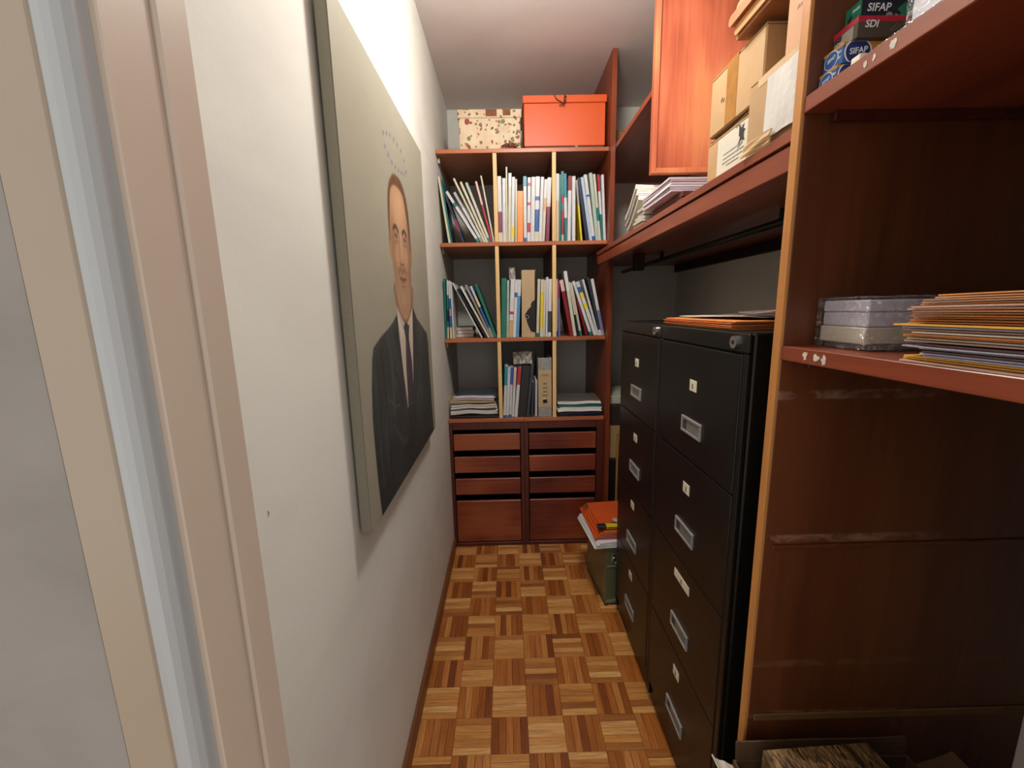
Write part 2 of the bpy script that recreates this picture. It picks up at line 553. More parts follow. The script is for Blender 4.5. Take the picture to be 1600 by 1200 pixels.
# ------------------------------------------------------------------ plank shelf above the filing cabinets
base = (.8, 1.5, 1.69)
ws = thing('wall_shelf', 'long mahogany plank shelf with a deep front lip above the black filing cabinets', 'shelf', base)
W = lambda n, a, b_, m, bv=.001: bpart(n, a, b_, m, bv, ws, base)
o = obj('shelf_board', boxes(((.487, .7565, 1.689), (1.1645, 2.299, 1.708)), ((.577, 2.299, 1.689), (1.1645, YB - .002, 1.708)), bevel=.0012), MAHOG_Y, ws, tuple(-c for c in base))
W('front_lip', (.490, .7565, 1.643), (.514, 2.299, 1.685), MAHOG_Y, .0015)
W('lip_cleat', (.5145, .757, 1.660), (.532, 2.298, 1.688), CARCASS)
W('wall_cleat', (1.14, .757, 1.642), (1.1645, 2.90, 1.6885), plain('dark_stained_wood', '#2a1a10', .5, .15), .001)
obj('hanging_rod', tube_bm([(.80, .757, 1.652), (.80, 1.5, 1.651), (.80, 2.25, 1.652), (.80, YB - .002, 1.652)], .011, 12), plain('dark_steel', '#3a3a34', .35, .1, metal=.7), ws, tuple(-c for c in base), smooth=True)
for y in (1.25, 2.2):
    W('rod_bracket', (.792, y, 1.66), (.808, y + .012, 1.6885), GAP, .001)
W('corner_block', (.675, 2.24, 1.605), (.725, 2.285, 1.6885), plain('dark_stained_wood', '#2a1a10', .5, .15), .003)

# ------------------------------------------------------------------ upper cupboard: hanging board and thin shelf
base = (.86, 2.2, 2.2)
uc = thing('upper_cupboard', 'red-brown upper cupboard side hanging from the ceiling with a thin shelf behind it', 'cupboard', base)
U = lambda n, a, b_, m, bv=.001: bpart(n, a, b_, m, bv, uc, base)
U('side_board', (.580, 1.702, 1.935), (1.1645, 1.722, ZC - .001), RED_BOARD)
U('edge_strip', (.5625, 1.694, 1.915), (.5795, 1.724, ZC - .001), RED_BOARD)
U('bottom_batten', (.580, 1.694, 1.916), (1.1645, 1.722, 1.9345), RED_BOARD)
U('thin_shelf', (.5775, 1.7225, 2.215), (1.1645, YB - .002, 2.237), MAHOG_Y)

# ------------------------------------------------------------------ near shelving beside the door
base = (.83, .6, 0)
ns = thing('open_shelving', 'dark walnut open shelving with a tall panel standing in front of the filing cabinets', 'shelving', base)
S = lambda n, a, b_, m, bv=.001: bpart(n, a, b_, m, bv, ns, base)
# the tall panel: old shelf and glue marks run across its face
pmat = DARK_PANEL.copy(); pmat.name = 'walnut_panel_marked'
nt, N, L, b = pmat.node_tree, pmat.node_tree.nodes, pmat.node_tree.links, pmat.node_tree.nodes['Principled BSDF']
src = b.inputs['Base Color'].links[0].from_socket
tc = N.new('ShaderNodeTexCoord'); sx = N.new('ShaderNodeSeparateXYZ'); L.new(tc.outputs['Object'], sx.inputs[0])
mp = N.new('ShaderNodeMapping'); mp.inputs['Scale'].default_value = (16, 1, 30); L.new(tc.outputs['Object'], mp.inputs[0])
ns1 = noise(nt, mp, 1, 5, .7, .5)
cur = src
ZM = ZC / 2
for z, h, xr, col, amt in ((1.256, .010, .10, '#9a7a68', .75), (.972, .010, .10, '#a07a62', .8), (.693, .009, .30, '#7a5a34', .5), (.571, .009, .25, '#8a7048', .6)):
    a1 = N.new('ShaderNodeMath'); a1.operation = 'SUBTRACT'; a1.inputs[1].default_value = z - ZM; L.new(sx.outputs['Z'], a1.inputs[0])
    a2 = N.new('ShaderNodeMath'); a2.operation = 'ABSOLUTE'; L.new(a1.outputs[0], a2.inputs[0])
    a3 = N.new('ShaderNodeMapRange'); a3.inputs[1].default_value = h * .6; a3.inputs[2].default_value = h; a3.inputs[3].default_value = 1; a3.inputs[4].default_value = 0
    L.new(a2.outputs[0], a3.inputs[0])
    a4 = N.new('ShaderNodeMapRange'); a4.inputs[1].default_value = -.17; a4.inputs[2].default_value = xr - .05; a4.inputs[3].default_value = 1; a4.inputs[4].default_value = .05
    L.new(sx.outputs['X'], a4.inputs[0])
    a5 = N.new('ShaderNodeMapRange'); a5.inputs[1].default_value = .42; a5.inputs[2].default_value = .6; a5.inputs[3].default_value = 0; a5.inputs[4].default_value = amt
    L.new(ns1.outputs[0], a5.inputs[0])
    m1 = N.new('ShaderNodeMath'); m1.operation = 'MULTIPLY'; L.new(a3.outputs[0], m1.inputs[0]); L.new(a4.outputs[0], m1.inputs[1])
    m2 = N.new('ShaderNodeMath'); m2.operation = 'MULTIPLY'; L.new(m1.outputs[0], m2.inputs[0]); L.new(a5.outputs[0], m2.inputs[1])
    mx = N.new('ShaderNodeMix'); mx.data_type = 'RGBA'; L.new(m2.outputs[0], mx.inputs[0]); L.new(cur, mx.inputs[6]); mx.inputs[7].default_value = (*srgb(col), 1)
    cur = mx.outputs[2]
L.new(cur, b.inputs['Base Color'])
S('tall_panel', (.4905, .737, 0), (1.1645, .756, ZC - .001), pmat)
S('edge_strip', (.4835, .7365, 0), (.4900, .7565, ZC - .001), EDGE, .0008)
S('old_cleat', (.505, .7325, .952), (1.16, .7368, .960), DARK_PANEL, .0015)
S('old_cleat', (.500, .7325, .558), (1.16, .7368, .575), plain('old_glue_wood', '#6d4c28', .6, .2), .0015)
for z in (1.7205, 1.3215):
    S('shelf', (.487, .305, z), (1.1635, .7362, z + .0245), MAHOG_Y, .0012)
    S('shelf_cleat', (.53, .722, z - .014), (1.1, .7362, z - .0005), CARCASS)
def torn(y, z, w, h, seed):
    r = random.Random(seed)
    pts = []
    for k in range(14):
        a = k / 14 * 2 * math.pi
        s = r.uniform(.45, 1)
        pts.append((math.cos(a) * w * s, math.sin(a) * h * s))
    obj('torn_label', poly_bm(pts, .0003), plain('old_label', '#c9c0b4', .7, .2, 90), ns, (.4868 - .83, y - .6, z), FACE_AISLE)
torn(.675, 1.335, .007, .009, 1); torn(.650, 1.334, .008, .008, 2); torn(.634, 1.333, .007, .010, 3)
torn(.618, 1.7325, .004, .007, 4); torn(.605, 1.7330, .003, .005, 5); torn(.578, 1.7345, .006, .008, 6)

# ------------------------------------------------------------------ filing cabinets
def cabinet(y0, y1, label, wide_cards, seed):
    r = random.Random(seed)
    yc = (y0 + y1) / 2
    base = (.80, yc, 0)
    t = thing('filing_cabinet', label, 'filing cabinet', base, (0, 0, 0), 'filing cabinets in a row')
    P = lambda n, a, b_, m, bv=.001, par=t, bb=base: bpart(n, a, b_, m, bv, par, bb)
    obj('body', boxes(((.4985 - .80, y0 - yc, 0), (1.13 - .80, y1 - yc, 1.3625)), bevel=.006, seg=2), BLACK_STEEL, t)
    P('top_rail', (.4880, y0 + .001, 1.3195), (.4980, y1 - .001, 1.3615), BLACK_STEEL, .003)
    for yy in (y0 + .010, y1 - .010):
        P('side_rail', (.4885, yy - .009, .03), (.4980, yy + .009, 1.3190), BLACK_STEEL, .002)
    lk = obj('lock', tube_bm([(0, 0, 0), (-.006, 0, 0)], .0135, 16), CHROME, t, (.4880 - .80, y0 + .05 - yc, 1.341))
    obj('keyhole', tube_bm([(0, 0, 0), (-.0012, 0, 0)], .0045, 10), GAP, lk, (-.006, 0, 0))
    for q, z0 in enumerate((1.007, .698, .394, .088)):
        z1 = (1.3165, 1.004, .695, .391)[q]
        h = z1 - z0
        d = obj('drawer', boxes(((0, -(y1 - y0) / 2 + .021, 0), (.0105, (y1 - y0) / 2 - .021, h)), bevel=.0025, seg=2), BLACK_STEEL, t, (.4870 - .80, 0, z0))
        cz = (1.212, .922, .640, .332)[q] - z0
        wy, wz = (.040, .030) if (q, seed) != (2, 1) else (.10, .026)
        yo = r.uniform(-.006, .006)
        cd = obj('index_card', boxes(((-.0016, -wy / 2, -wz / 2), (0, wy / 2, wz / 2)), bevel=.0006), CARD, d, (0, yo, cz))
        obj('card_mark', boxes(((-.0004, -.002, -.006), (0, .0025, .005)), ((-.0004, -.004, -.008), (0, .004, -.0065))), INK, cd, (-.0016, .002 * r.uniform(-1, 1), 0))
        hz = (1.100, .795, .485, .186)[q] - z0
        hd = obj('label_handle', boxes(((-.006, -.057, -.022), (0, .057, -.016)), ((-.006, -.057, .016), (0, .057, .022)), ((-.006, -.057, -.016), (0, -.051, .016)), ((-.006, .051, -.016), (0, .057, .016)), ((-.002, -.051, -.016), (0, .051, .016)), bevel=.0008), ALU, d, (0, yo - .004, hz))
        if wide_cards:
            obj('paper_slip', boxes(((-.0010, -.045, -.012), (0, .045, .012))), plain('grey_slip', '#8f8d88', .6, .15, 60), hd, (-.0022, 0, 0))
            obj('slip_print', boxes(*[((-.0003, -.038 + k * .019, -.008), (0, -.027 + k * .019, .008)) for k in range(4)]), plain('faint_print', '#5c5b58', .6), hd, (-.0033, 0, 0))
        else:
            obj('paper_slip', boxes(((-.0010, -.048, -.014), (0, .030, .012))), plain('dull_slip', '#77746e', .5, .2, 60), hd, (-.0022, 0, 0))
            obj('grip_recess', boxes(((-.0012, -.010, -.012), (0, .012, .012))), plain('grip_shadow', '#3b3a36', .5), hd, (-.0022, .036, 0))
cabinet(.838, 1.3175, 'black four-drawer steel filing cabinet nearest the tall walnut panel, orange envelopes on top', False, 1)
cabinet(1.3195, 1.776, 'black four-drawer steel filing cabinet next to the green metal chest, bare top', True, 2)

# ------------------------------------------------------------------ portrait on canvas
YP0, YP1, ZP0, ZP1 = .857, 1.702, .938, 2.006
PS = 1.023
base = (XL + .0205, (YP0 + YP1) / 2 * PS, CAM_Z + ((ZP0 + ZP1) / 2 - CAM_Z) * PS)
pt = thing('painting', 'large unframed canvas portrait of a man in a dark suit on the left wall', 'painting', base)
hw, hh = (YP1 - YP0) / 2 * PS, (ZP1 - ZP0) / 2 * PS
obj('canvas', boxes(((-.0125, -hw, -hh), (.0118, hw, hh)), bevel=.002), plain('canvas_side', '#8b8778', .8, .06, 200, bmp=.3), pt)
NY, NZ = 338, 427
yy, zz = np.meshgrid(np.linspace(YP0, YP1, NY), np.linspace(ZP0, ZP1, NZ), indexing='ij')
yf, zf = yy.ravel(), zz.ravel()
rng = np.random.default_rng(3)
def smooth_noise(ny, nz):
    g = rng.random((ny + 2, nz + 2))
    u = (yf - YP0) / (YP1 - YP0) * ny; v = (zf - ZP0) / (ZP1 - ZP0) * nz
    i, j = np.minimum(u.astype(int), ny), np.minimum(v.astype(int), nz)
    a, b_ = u - i, v - j
    a, b_ = a * a * (3 - 2 * a), b_ * b_ * (3 - 2 * b_)
    return g[i, j] * (1 - a) * (1 - b_) + g[i + 1, j] * a * (1 - b_) + g[i, j + 1] * (1 - a) * b_ + g[i + 1, j + 1] * a * b_
def spline(pts, closed=True, n=6):
    P = np.array(pts, float); out = []
    k = len(P)
    for i in range(k if closed else k - 1):
        p0, p1, p2, p3 = (P[(i - 1) % k], P[i], P[(i + 1) % k], P[(i + 2) % k]) if closed else (P[max(i - 1, 0)], P[i], P[i + 1], P[min(i + 2, k - 1)])
        for t in np.arange(n) / n:
            out.append(.5 * ((2 * p1) + (p2 - p0) * t + (2 * p0 - 5 * p1 + 4 * p2 - p3) * t * t + (3 * p1 - p0 - 3 * p2 + p3) * t ** 3))
    if not closed:
        out.append(P[-1])
    return np.array(out)
def seg_dist(p, q):
    d = q - p; l2 = max((d * d).sum(), 1e-12)
    t = np.clip(((yf - p[0]) * d[0] + (zf - p[1]) * d[1]) / l2, 0, 1)
    return np.hypot(yf - p[0] - t * d[0], zf - p[1] - t * d[1])
def shape(pts, soft=.003, curved=True):
    P = spline(pts) if curved else np.array(pts, float)
    ins = np.zeros(len(yf), bool); dist = np.full(len(yf), 9.0)
    for i in range(len(P)):
        p, q = P[i], P[(i + 1) % len(P)]
        dist = np.minimum(dist, seg_dist(p, q))
        c = (p[1] > zf) != (q[1] > zf)
        with np.errstate(divide='ignore', invalid='ignore'):
            ins ^= c & (yf < (q[0] - p[0]) * (zf - p[1]) / (q[1] - p[1]) + p[0])
    s = np.where(ins, dist, -dist)
    return np.clip(.5 + s / (2 * soft), 0, 1)
def stroke(pts, w, soft=.003):
    P = spline(pts, False)
    d = np.full(len(yf), 9.0)
    for p, q in zip(P, P[1:]):
        d = np.minimum(d, seg_dist(p, q))
    return np.clip((w - d) / soft + .5, 0, 1)
def spot(y, z, ry, rz, soft=.35):
    r = np.hypot((yf - y) / ry, (zf - z) / rz)
    return np.clip((1 - r) / soft + .5, 0, 1)
def glow(y, z, ry, rz):
    return np.exp(-(((yf - y) / ry) ** 2 + ((zf - z) / rz) ** 2))
img = np.zeros((len(yf), 3))
def lay(mask, col, amt=1.0):
    global img
    img = img * (1 - (mask * amt)[:, None]) + np.array(srgb(col))[None] * (mask * amt)[:, None]
img[:] = srgb('#979282')
lay(np.clip((zf - 1.5) / .6, 0, 1), '#9d9989'); lay(smooth_noise(5, 7), '#8e8a7a', .5); lay(smooth_noise(14, 40), '#a19c8d', .3)
# ring of small blue stars over the head
for y, z in ((1.182, 1.875), (1.215, 1.886), (1.249, 1.894), (1.29, 1.898), (1.329, 1.898), (1.37, 1.896), (1.408, 1.881), (1.428, 1.854), (1.391, 1.836), (1.36, 1.831), (1.324, 1.827), (1.288, 1.825), (1.251, 1.826), (1.217, 1.833), (1.188, 1.845)):
    star = [(y + (.0085 if k % 2 == 0 else .0038) * math.sin(k * math.pi / 5), z + (.0085 if k % 2 == 0 else .0038) * math.cos(k * math.pi / 5)) for k in range(10)]
    lay(shape(star, .0012, False), '#3c5a86', .95)
# neck and shirt
lay(shape([(1.195, 1.50), (1.195, 1.43), (1.20, 1.36), (1.29, 1.30), (1.38, 1.36), (1.405, 1.43), (1.41, 1.50)], .004), '#8a6a54')
lay(shape([(1.20, 1.435), (1.206, 1.36), (1.222, 1.25), (1.25, 1.165), (1.30, 1.14), (1.35, 1.20), (1.365, 1.27), (1.382, 1.36), (1.398, 1.43), (1.345, 1.398), (1.297, 1.372), (1.25, 1.398)], .003, False), '#c3b4a6')
lay(stroke([(1.205, 1.43), (1.25, 1.375), (1.29, 1.365)], .003), '#8d7d70', .8); lay(stroke([(1.395, 1.425), (1.35, 1.378), (1.31, 1.368)], .003), '#8d7d70', .7)
lay(shape([(1.20, 1.432), (1.25, 1.37), (1.245, 1.345), (1.21, 1.385)], .003, False), '#d2c6ba', .8); lay(shape([(1.396, 1.43), (1.35, 1.376), (1.352, 1.345), (1.388, 1.385)], .003, False), '#cbbeb1', .8)
# tie
lay(shape([(1.265, 1.378), (1.30, 1.388), (1.338, 1.374), (1.322, 1.338), (1.345, 1.26), (1.345, 1.13), (1.262, 1.13), (1.266, 1.26), (1.280, 1.338)], .003, False), '#3f3840')
lay(stroke([(1.29, 1.33), (1.285, 1.22)], .006, .01), '#5d545c', .6); lay(stroke([(1.281, 1.338), (1.322, 1.338)], .002), '#221d22')
# suit
suit = shape([(1.195, 1.412), (1.15, 1.392), (1.105, 1.378), (1.03, 1.36), (.966, 1.338), (.951, 1.315), (.932, 1.25), (.921, 1.18), (.922, 1.10), (.926, 1.02), (.936, .93), (1.66, .93), (1.645, 1.05), (1.638, 1.20), (1.638, 1.30), (1.622, 1.336), (1.54, 1.365), (1.457, 1.395), (1.402, 1.434), (1.385, 1.36), (1.366, 1.27), (1.35, 1.205), (1.33, 1.13), (1.25, 1.13), (1.238, 1.19), (1.222, 1.27), (1.208, 1.35)], .003, False)
lay(suit, '#353839')
fold = smooth_noise(9, 6) * .6 + smooth_noise(22, 18) * .4
lay(suit * np.clip((fold - .5) * 2.2, 0, 1), '#4c5151', .75); lay(suit * np.clip((.45 - fold) * 2.2, 0, 1), '#20262a', .8)
lay(suit * np.clip((1.16 - zf) / .25, 0, 1), '#1f2526', .65)
for pts, w, c, a in (([(1.195, 1.405), (1.165, 1.30), (1.13, 1.255), (1.165, 1.235), (1.20, 1.14), (1.255, 1.03)], .0035, '#171b1e', .8), ([(1.405, 1.425), (1.43, 1.30), (1.455, 1.262), (1.425, 1.24), (1.38, 1.15), (1.33, 1.06)], .0035, '#171b1e', .8),
                     ([(1.26, 1.13), (1.285, 1.02), (1.29, .94)], .003, '#14171a', .9), ([(1.02, 1.33), (1.035, 1.22), (1.045, 1.10), (1.035, .96)], .005, '#161a1d', .6),
                     ([(1.055, 1.20), (1.12, 1.165), (1.16, 1.16)], .004, '#5a6462', .5), ([(1.09, 1.36), (1.11, 1.25), (1.10, 1.15)], .012, '#4d5756', .45), ([(1.10, 1.11), (1.17, 1.05), (1.22, 1.04)], .006, '#545e5c', .4),
                     ([(1.57, 1.33), (1.56, 1.20), (1.575, 1.05)], .004, '#161a1d', .6), ([(1.47, 1.33), (1.48, 1.2), (1.46, 1.1)], .010, '#46504f', .45), ([(.97, 1.28), (.96, 1.15), (.97, 1.0)], .008, '#49524f', .4)):
    lay(suit * stroke(pts, w, .006), c, a)
# head: hair, ears, face
hair = shape([(1.264, 1.800), (1.222, 1.778), (1.193, 1.748), (1.178, 1.712), (1.172, 1.665), (1.174, 1.63), (1.20, 1.60), (1.40, 1.60), (1.427, 1.64), (1.427, 1.69), (1.413, 1.745), (1.381, 1.783), (1.33, 1.803)], .004)
lay(shape([(1.172, 1.632), (1.162, 1.612), (1.166, 1.585), (1.182, 1.558), (1.195, 1.59), (1.19, 1.63)], .003), '#a4785c')
lay(shape([(1.425, 1.645), (1.434, 1.62), (1.432, 1.585), (1.418, 1.558), (1.41, 1.60)], .003), '#94694e')
lay(hair, '#6e482f'); lay(hair * smooth_noise(70, 20), '#4c3122', .6)
face = shape([(1.186, 1.645), (1.198, 1.70), (1.215, 1.745), (1.255, 1.768), (1.305, 1.772), (1.340, 1.768), (1.366, 1.752), (1.388, 1.705), (1.405, 1.65), (1.412, 1.60), (1.410, 1.545), (1.398, 1.49), (1.370, 1.435), (1.330, 1.402), (1.297, 1.396), (1.262, 1.405), (1.226, 1.438), (1.200, 1.495), (1.188, 1.55), (1.183, 1.60)], .0035)
lay(face, '#ab8667')
lay(face * glow(1.285, 1.70, .09, .05), '#c79b76', .8); lay(face * glow(1.31, 1.735, .04, .03), '#d0a27b', .5)
lay(face * glow(1.21, 1.60, .03, .10), '#7f583f', .65); lay(face * glow(1.395, 1.57, .03, .12), '#7c543c', .7)
lay(face * glow(1.245, 1.575, .028, .028), '#bb9070', .6); lay(face * glow(1.352, 1.58, .03, .028), '#bd9272', .6)
lay(face * glow(1.297, 1.425, .06, .02), '#a17a5f', .5); lay(face * glow(1.297, 1.455, .028, .018), '#c39a7c', .5)
lay(face * glow(1.297, 1.50, .075, .05), '#8f7360', .45)                     # beard shade
lay(face * (stroke([(1.248, 1.532), (1.27, 1.541), (1.297, 1.538), (1.326, 1.543), (1.346, 1.534)], .009, .01)), '#6b4f3e', .55)
lay(face * stroke([(1.236, 1.56), (1.222, 1.52), (1.226, 1.49)], .0025, .006), '#84583f', .5); lay(face * stroke([(1.358, 1.565), (1.374, 1.525), (1.37, 1.495)], .0025, .006), '#84583f', .5)
for s, ye, ze in ((-1, 1.245, 1.625), (1, 1.347, 1.628)):
    lay(face * glow(ye, ze + .004, .026, .017), '#7a533d', .75)
    lay(spot(ye, ze, .0165, .0068), '#c8b7a6', .85); lay(spot(ye + .001, ze + .0005, .0068, .0072), '#3b261a'); lay(spot(ye + .001, ze, .0028, .003), '#120c0a')
    lay(stroke([(ye - .018, ze - .001), (ye - .006, ze + .0075), (ye + .008, ze + .0075), (ye + .018, ze + .001)], .0022), '#3a2419', .9)
    lay(stroke([(ye - .014, ze - .009), (ye, ze - .012), (ye + .014, ze - .008)], .0018, .004), '#7b5039', .6)
    lay(stroke([(ye - .025, ze + .022), (ye - .008, ze + .031), (ye + .010, ze + .030), (ye + .026, ze + .022)], .0065, .004), '#3f281b', .9)
lay(stroke([(1.281, 1.64), (1.278, 1.60), (1.272, 1.575)], .003, .006), '#8a5f45', .55); lay(stroke([(1.300, 1.64), (1.302, 1.60), (1.300, 1.575)], .005, .008), '#d8ab88', .6)
lay(spot(1.297, 1.564, .022, .011, .6), '#b07f60', .7); lay(stroke([(1.272, 1.562), (1.283, 1.555), (1.297, 1.557), (1.311, 1.555), (1.323, 1.562)], .0028), '#5d3a29', .85)
lay(shape([(1.258, 1.516), (1.28, 1.522), (1.297, 1.519), (1.314, 1.523), (1.338, 1.517), (1.318, 1.506), (1.297, 1.502), (1.276, 1.505)], .002), '#94594c', .9)
lay(stroke([(1.255, 1.516), (1.28, 1.514), (1.297, 1.513), (1.316, 1.514), (1.341, 1.517)], .0018), '#4e2a22', .9); lay(stroke([(1.275, 1.494), (1.297, 1.491), (1.32, 1.495)], .003, .005), '#7d5a47', .6)
lay(smooth_noise(110, 140), '#8d8778', .06)
me = bpy.data.meshes.new('painted_surface')
idx = np.arange(NY * NZ).reshape(NY, NZ)
q = np.stack([idx[:-1, :-1], idx[1:, :-1], idx[1:, 1:], idx[:-1, 1:]], -1).reshape(-1, 4)
co = np.stack([np.full(len(yf), .0125), (yf - (YP0 + YP1) / 2) * PS, (zf - (ZP0 + ZP1) / 2) * PS], 1)
me.vertices.add(len(co)); me.vertices.foreach_set('co', co.ravel())
me.loops.add(q.size); me.loops.foreach_set('vertex_index', q.ravel())
me.polygons.add(len(q)); me.polygons.foreach_set('loop_start', np.arange(0, q.size, 4)); me.polygons.foreach_set('loop_total', np.full(len(q), 4))
me.update(); me.validate()
at_ = me.color_attributes.new('paint', 'FLOAT_COLOR', 'POINT')
at_.data.foreach_set('color', np.concatenate([img, np.ones((len(img), 1))], 1).astype(np.float32).ravel())
pmx = bpy.data.materials.new('oil_paint')
nt, N, L, b = nodes(pmx)
ca = N.new('ShaderNodeVertexColor'); ca.layer_name = 'paint'
L.new(ca.outputs[0], b.inputs['Base Color']); b.inputs['Roughness'].default_value = .55; b.inputs['Specular IOR Level'].default_value = .3
bump(nt, noise(nt, coords(nt, (300,) * 3), 1, 3), b, .12, .001)
obj('painted_surface', me, pmx, pt)
for yy_ in (-hw * .6, hw * .6):
    obj('wall_spacer', boxes(((-.0200, yy_ - .02, hh - .06), (-.0126, yy_ + .02, hh - .03))), PINE_Z, pt)

# ------------------------------------------------------------------ folders in the bookcase
BAYS = {
    'top_left': [
        (-0.309, -0.352, 0.339, 0.0188, 'cream'),
        (-0.290, -0.331, 0.326, 0.0116, 'teal'),
        (-0.237, -0.323, 0.243, 0.0217, 'navy:.5,plum:.75,navy'),
        (-0.140, -0.301, 0.259, 0.0246, 'white:.22,teal:.3,white:.93,teal'),
        (-0.118, -0.257, 0.255, 0.0217, 'lavender:.3,white:.9,grey'),
        (-0.105, -0.258, 0.325, 0.0174, 'cream'),
        (-0.088, -0.219, 0.308, 0.0203, 'ivory'),
        (-0.071, -0.187, 0.305, 0.0217, 'sage:.15,ivory:.92,teal'),
        (-0.063, -0.140, 0.310, 0.0159, 'pink:.38,red'),
        (-0.055, -0.114, 0.338, 0.0130, 'ivory'),
    ],
    'top_mid': [
        (-0.017, -0.017, 0.333, 0.0217, 'white:.53,plum:.85,cream'),
        (0.002, 0.006, 0.327, 0.0188, 'white'),
        (0.014, 0.019, 0.380, 0.0087, 'cream'),
        (0.029, 0.039, 0.351, 0.0159, 'white:.2,ivory'),
        (0.046, 0.057, 0.329, 0.0174, 'white:.75,yellow:.92,cream'),
        (0.063, 0.070, 0.319, 0.0101, 'cream'),
        (0.091, 0.095, 0.262, 0.0333, 'orange'),
        (0.118, 0.120, 0.334, 0.0174, 'bluegreen:.15,white:.93,blue'),
        (0.134, 0.141, 0.324, 0.0174, 'white:.08,red:.13,white:.38,red:.43,white:.7,red:.85,white'),
        (0.155, 0.165, 0.330, 0.0217, 'white'),
        (0.174, 0.185, 0.330, 0.0217, 'white:.3,blue:.36,white:.5,blue:.84,cream'),
        (0.193, 0.208, 0.327, 0.0174, 'white'),
        (0.209, 0.226, 0.317, 0.0159, 'white:.3,tan:.5,ivory'),
        (0.231, 0.244, 0.326, 0.0203, 'white:.4,pink:.45,plum'),
    ],
    'top_right': [
        (0.291, 0.292, 0.341, 0.0203, 'white:.4,beige'),
        (0.309, 0.310, 0.338, 0.0159, 'teal'),
        (0.329, 0.327, 0.356, 0.0174, 'teal:.33,red:.45,teal:.55,red:.9,sage'),
        (0.351, 0.346, 0.343, 0.0188, 'bluegreen:.35,white:.65,teal'),
        (0.372, 0.376, 0.330, 0.0246, 'darkred:.22,white'),
        (0.396, 0.395, 0.327, 0.0246, 'white'),
        (0.432, 0.402, 0.308, 0.0130, 'grey:.4,yellow'),
        (0.469, 0.419, 0.320, 0.0232, 'navy'),
        (0.487, 0.436, 0.320, 0.0203, 'paleblue'),
        (0.509, 0.459, 0.335, 0.0232, 'white:.3,blue:.33,white:.93,blue'),
        (0.533, 0.492, 0.341, 0.0232, 'sage'),
        (0.549, 0.512, 0.337, 0.0174, 'ivory:.5,teal:.7,ivory'),
        (0.561, 0.533, 0.334, 0.0145, 'red:.25,white:.6,teal'),
        (0.569, 0.551, 0.334, 0.0188, 'white'),
    ],
    'middle_left': [
        (-0.351, -0.346, 0.328, 0.0203, 'green'),
        (-0.336, -0.326, 0.321, 0.0159, 'white:.25,green:.5,black:.7,teal:.8,cream'),
        (-0.310, -0.307, 0.317, 0.0217, 'white:.3,blue:.48,grey:.6,blue:.8,cream'),
        (-0.290, -0.292, 0.310, 0.0145, 'white:.7,cream'),
        (-0.136, -0.288, 0.303, 0.0145, 'white'),
        (-0.118, -0.270, 0.271, 0.0188, 'black'),
        (-0.100, -0.246, 0.285, 0.0203, 'white:.4,ivory'),
        (-0.087, -0.218, 0.291, 0.0203, 'grey:.3,greybrown'),
        (-0.077, -0.194, 0.284, 0.0217, 'paleblue:.2,cream:.4,blue:.8,grey'),
        (-0.060, -0.162, 0.293, 0.0275, 'green'),
    ],
    'middle_mid': [
        (-0.015, -0.006, 0.325, 0.0304, 'green'),
        (0.005, 0.016, 0.314, 0.0130, 'sage'),
        (0.022, 0.040, 0.320, 0.0246, 'white:.55,red:.6,white:.7,tan'),
        (0.041, 0.059, 0.316, 0.0174, 'white:.22,blue:.3,white'),
        (0.057, 0.075, 0.316, 0.0174, 'white:.28,lightblue'),
        (0.174, 0.185, 0.317, 0.0159, 'ivory:.93,green'),
        (0.196, 0.205, 0.314, 0.0159, 'ivory:.22,yellow:.85,ivory'),
        (0.214, 0.223, 0.310, 0.0130, 'ivory'),
        (0.230, 0.237, 0.327, 0.0116, 'white'),
        (0.248, 0.254, 0.316, 0.0203, 'white:.55,charcoal:.92,white'),
    ],
    'middle_right': [
        (0.291, 0.291, 0.315, 0.0130, 'pink:.3,beige:.9,blue'),
        (0.307, 0.304, 0.301, 0.0130, 'plum:.3,violet'),
        (0.375, 0.316, 0.308, 0.0275, 'pink:.2,darkred'),
        (0.396, 0.339, 0.355, 0.0246, 'white:.3,ivory'),
        (0.417, 0.364, 0.297, 0.0116, 'ivory:.6,black'),
        (0.436, 0.379, 0.293, 0.0174, 'ivory:.9,teal'),
        (0.465, 0.409, 0.196, 0.0145, 'darkred'),
        (0.496, 0.394, 0.300, 0.0217, 'white:.93,green'),
        (0.527, 0.422, 0.296, 0.0261, 'paleblue:.1,blue:.2,yellow:.3,white:.4,yellow:.5,white'),
        (0.538, 0.449, 0.309, 0.0159, 'white'),
        (0.551, 0.477, 0.319, 0.0159, 'charcoal:.9,white'),
        (0.566, 0.500, 0.311, 0.0217, 'white:.55,violet:.9,grey'),
    ],
    'bottom_mid': [
        (-0.048, -0.031, 0.300, 0.0181, 'bluegreen:.37,white:.95,blue'),
        (-0.029, -0.012, 0.290, 0.0163, 'paleblue:.12,white:.95,bluegreen'),
        (-0.008, 0.008, 0.290, 0.0163, 'blue:.34,white:.95,blue'),
        (0.008, 0.028, 0.289, 0.0163, 'pink:.4,white'),
        (0.024, 0.052, 0.293, 0.0199, 'red:.35,white'),
        (0.067, 0.099, 0.297, 0.0525, 'black'),
        (0.104, 0.136, 0.305, 0.0181, 'charcoal'),
        (0.130, 0.144, 0.203, 0.0181, 'navy'),
        (0.156, 0.160, 0.212, 0.0127, 'spiral'),
    ],
}

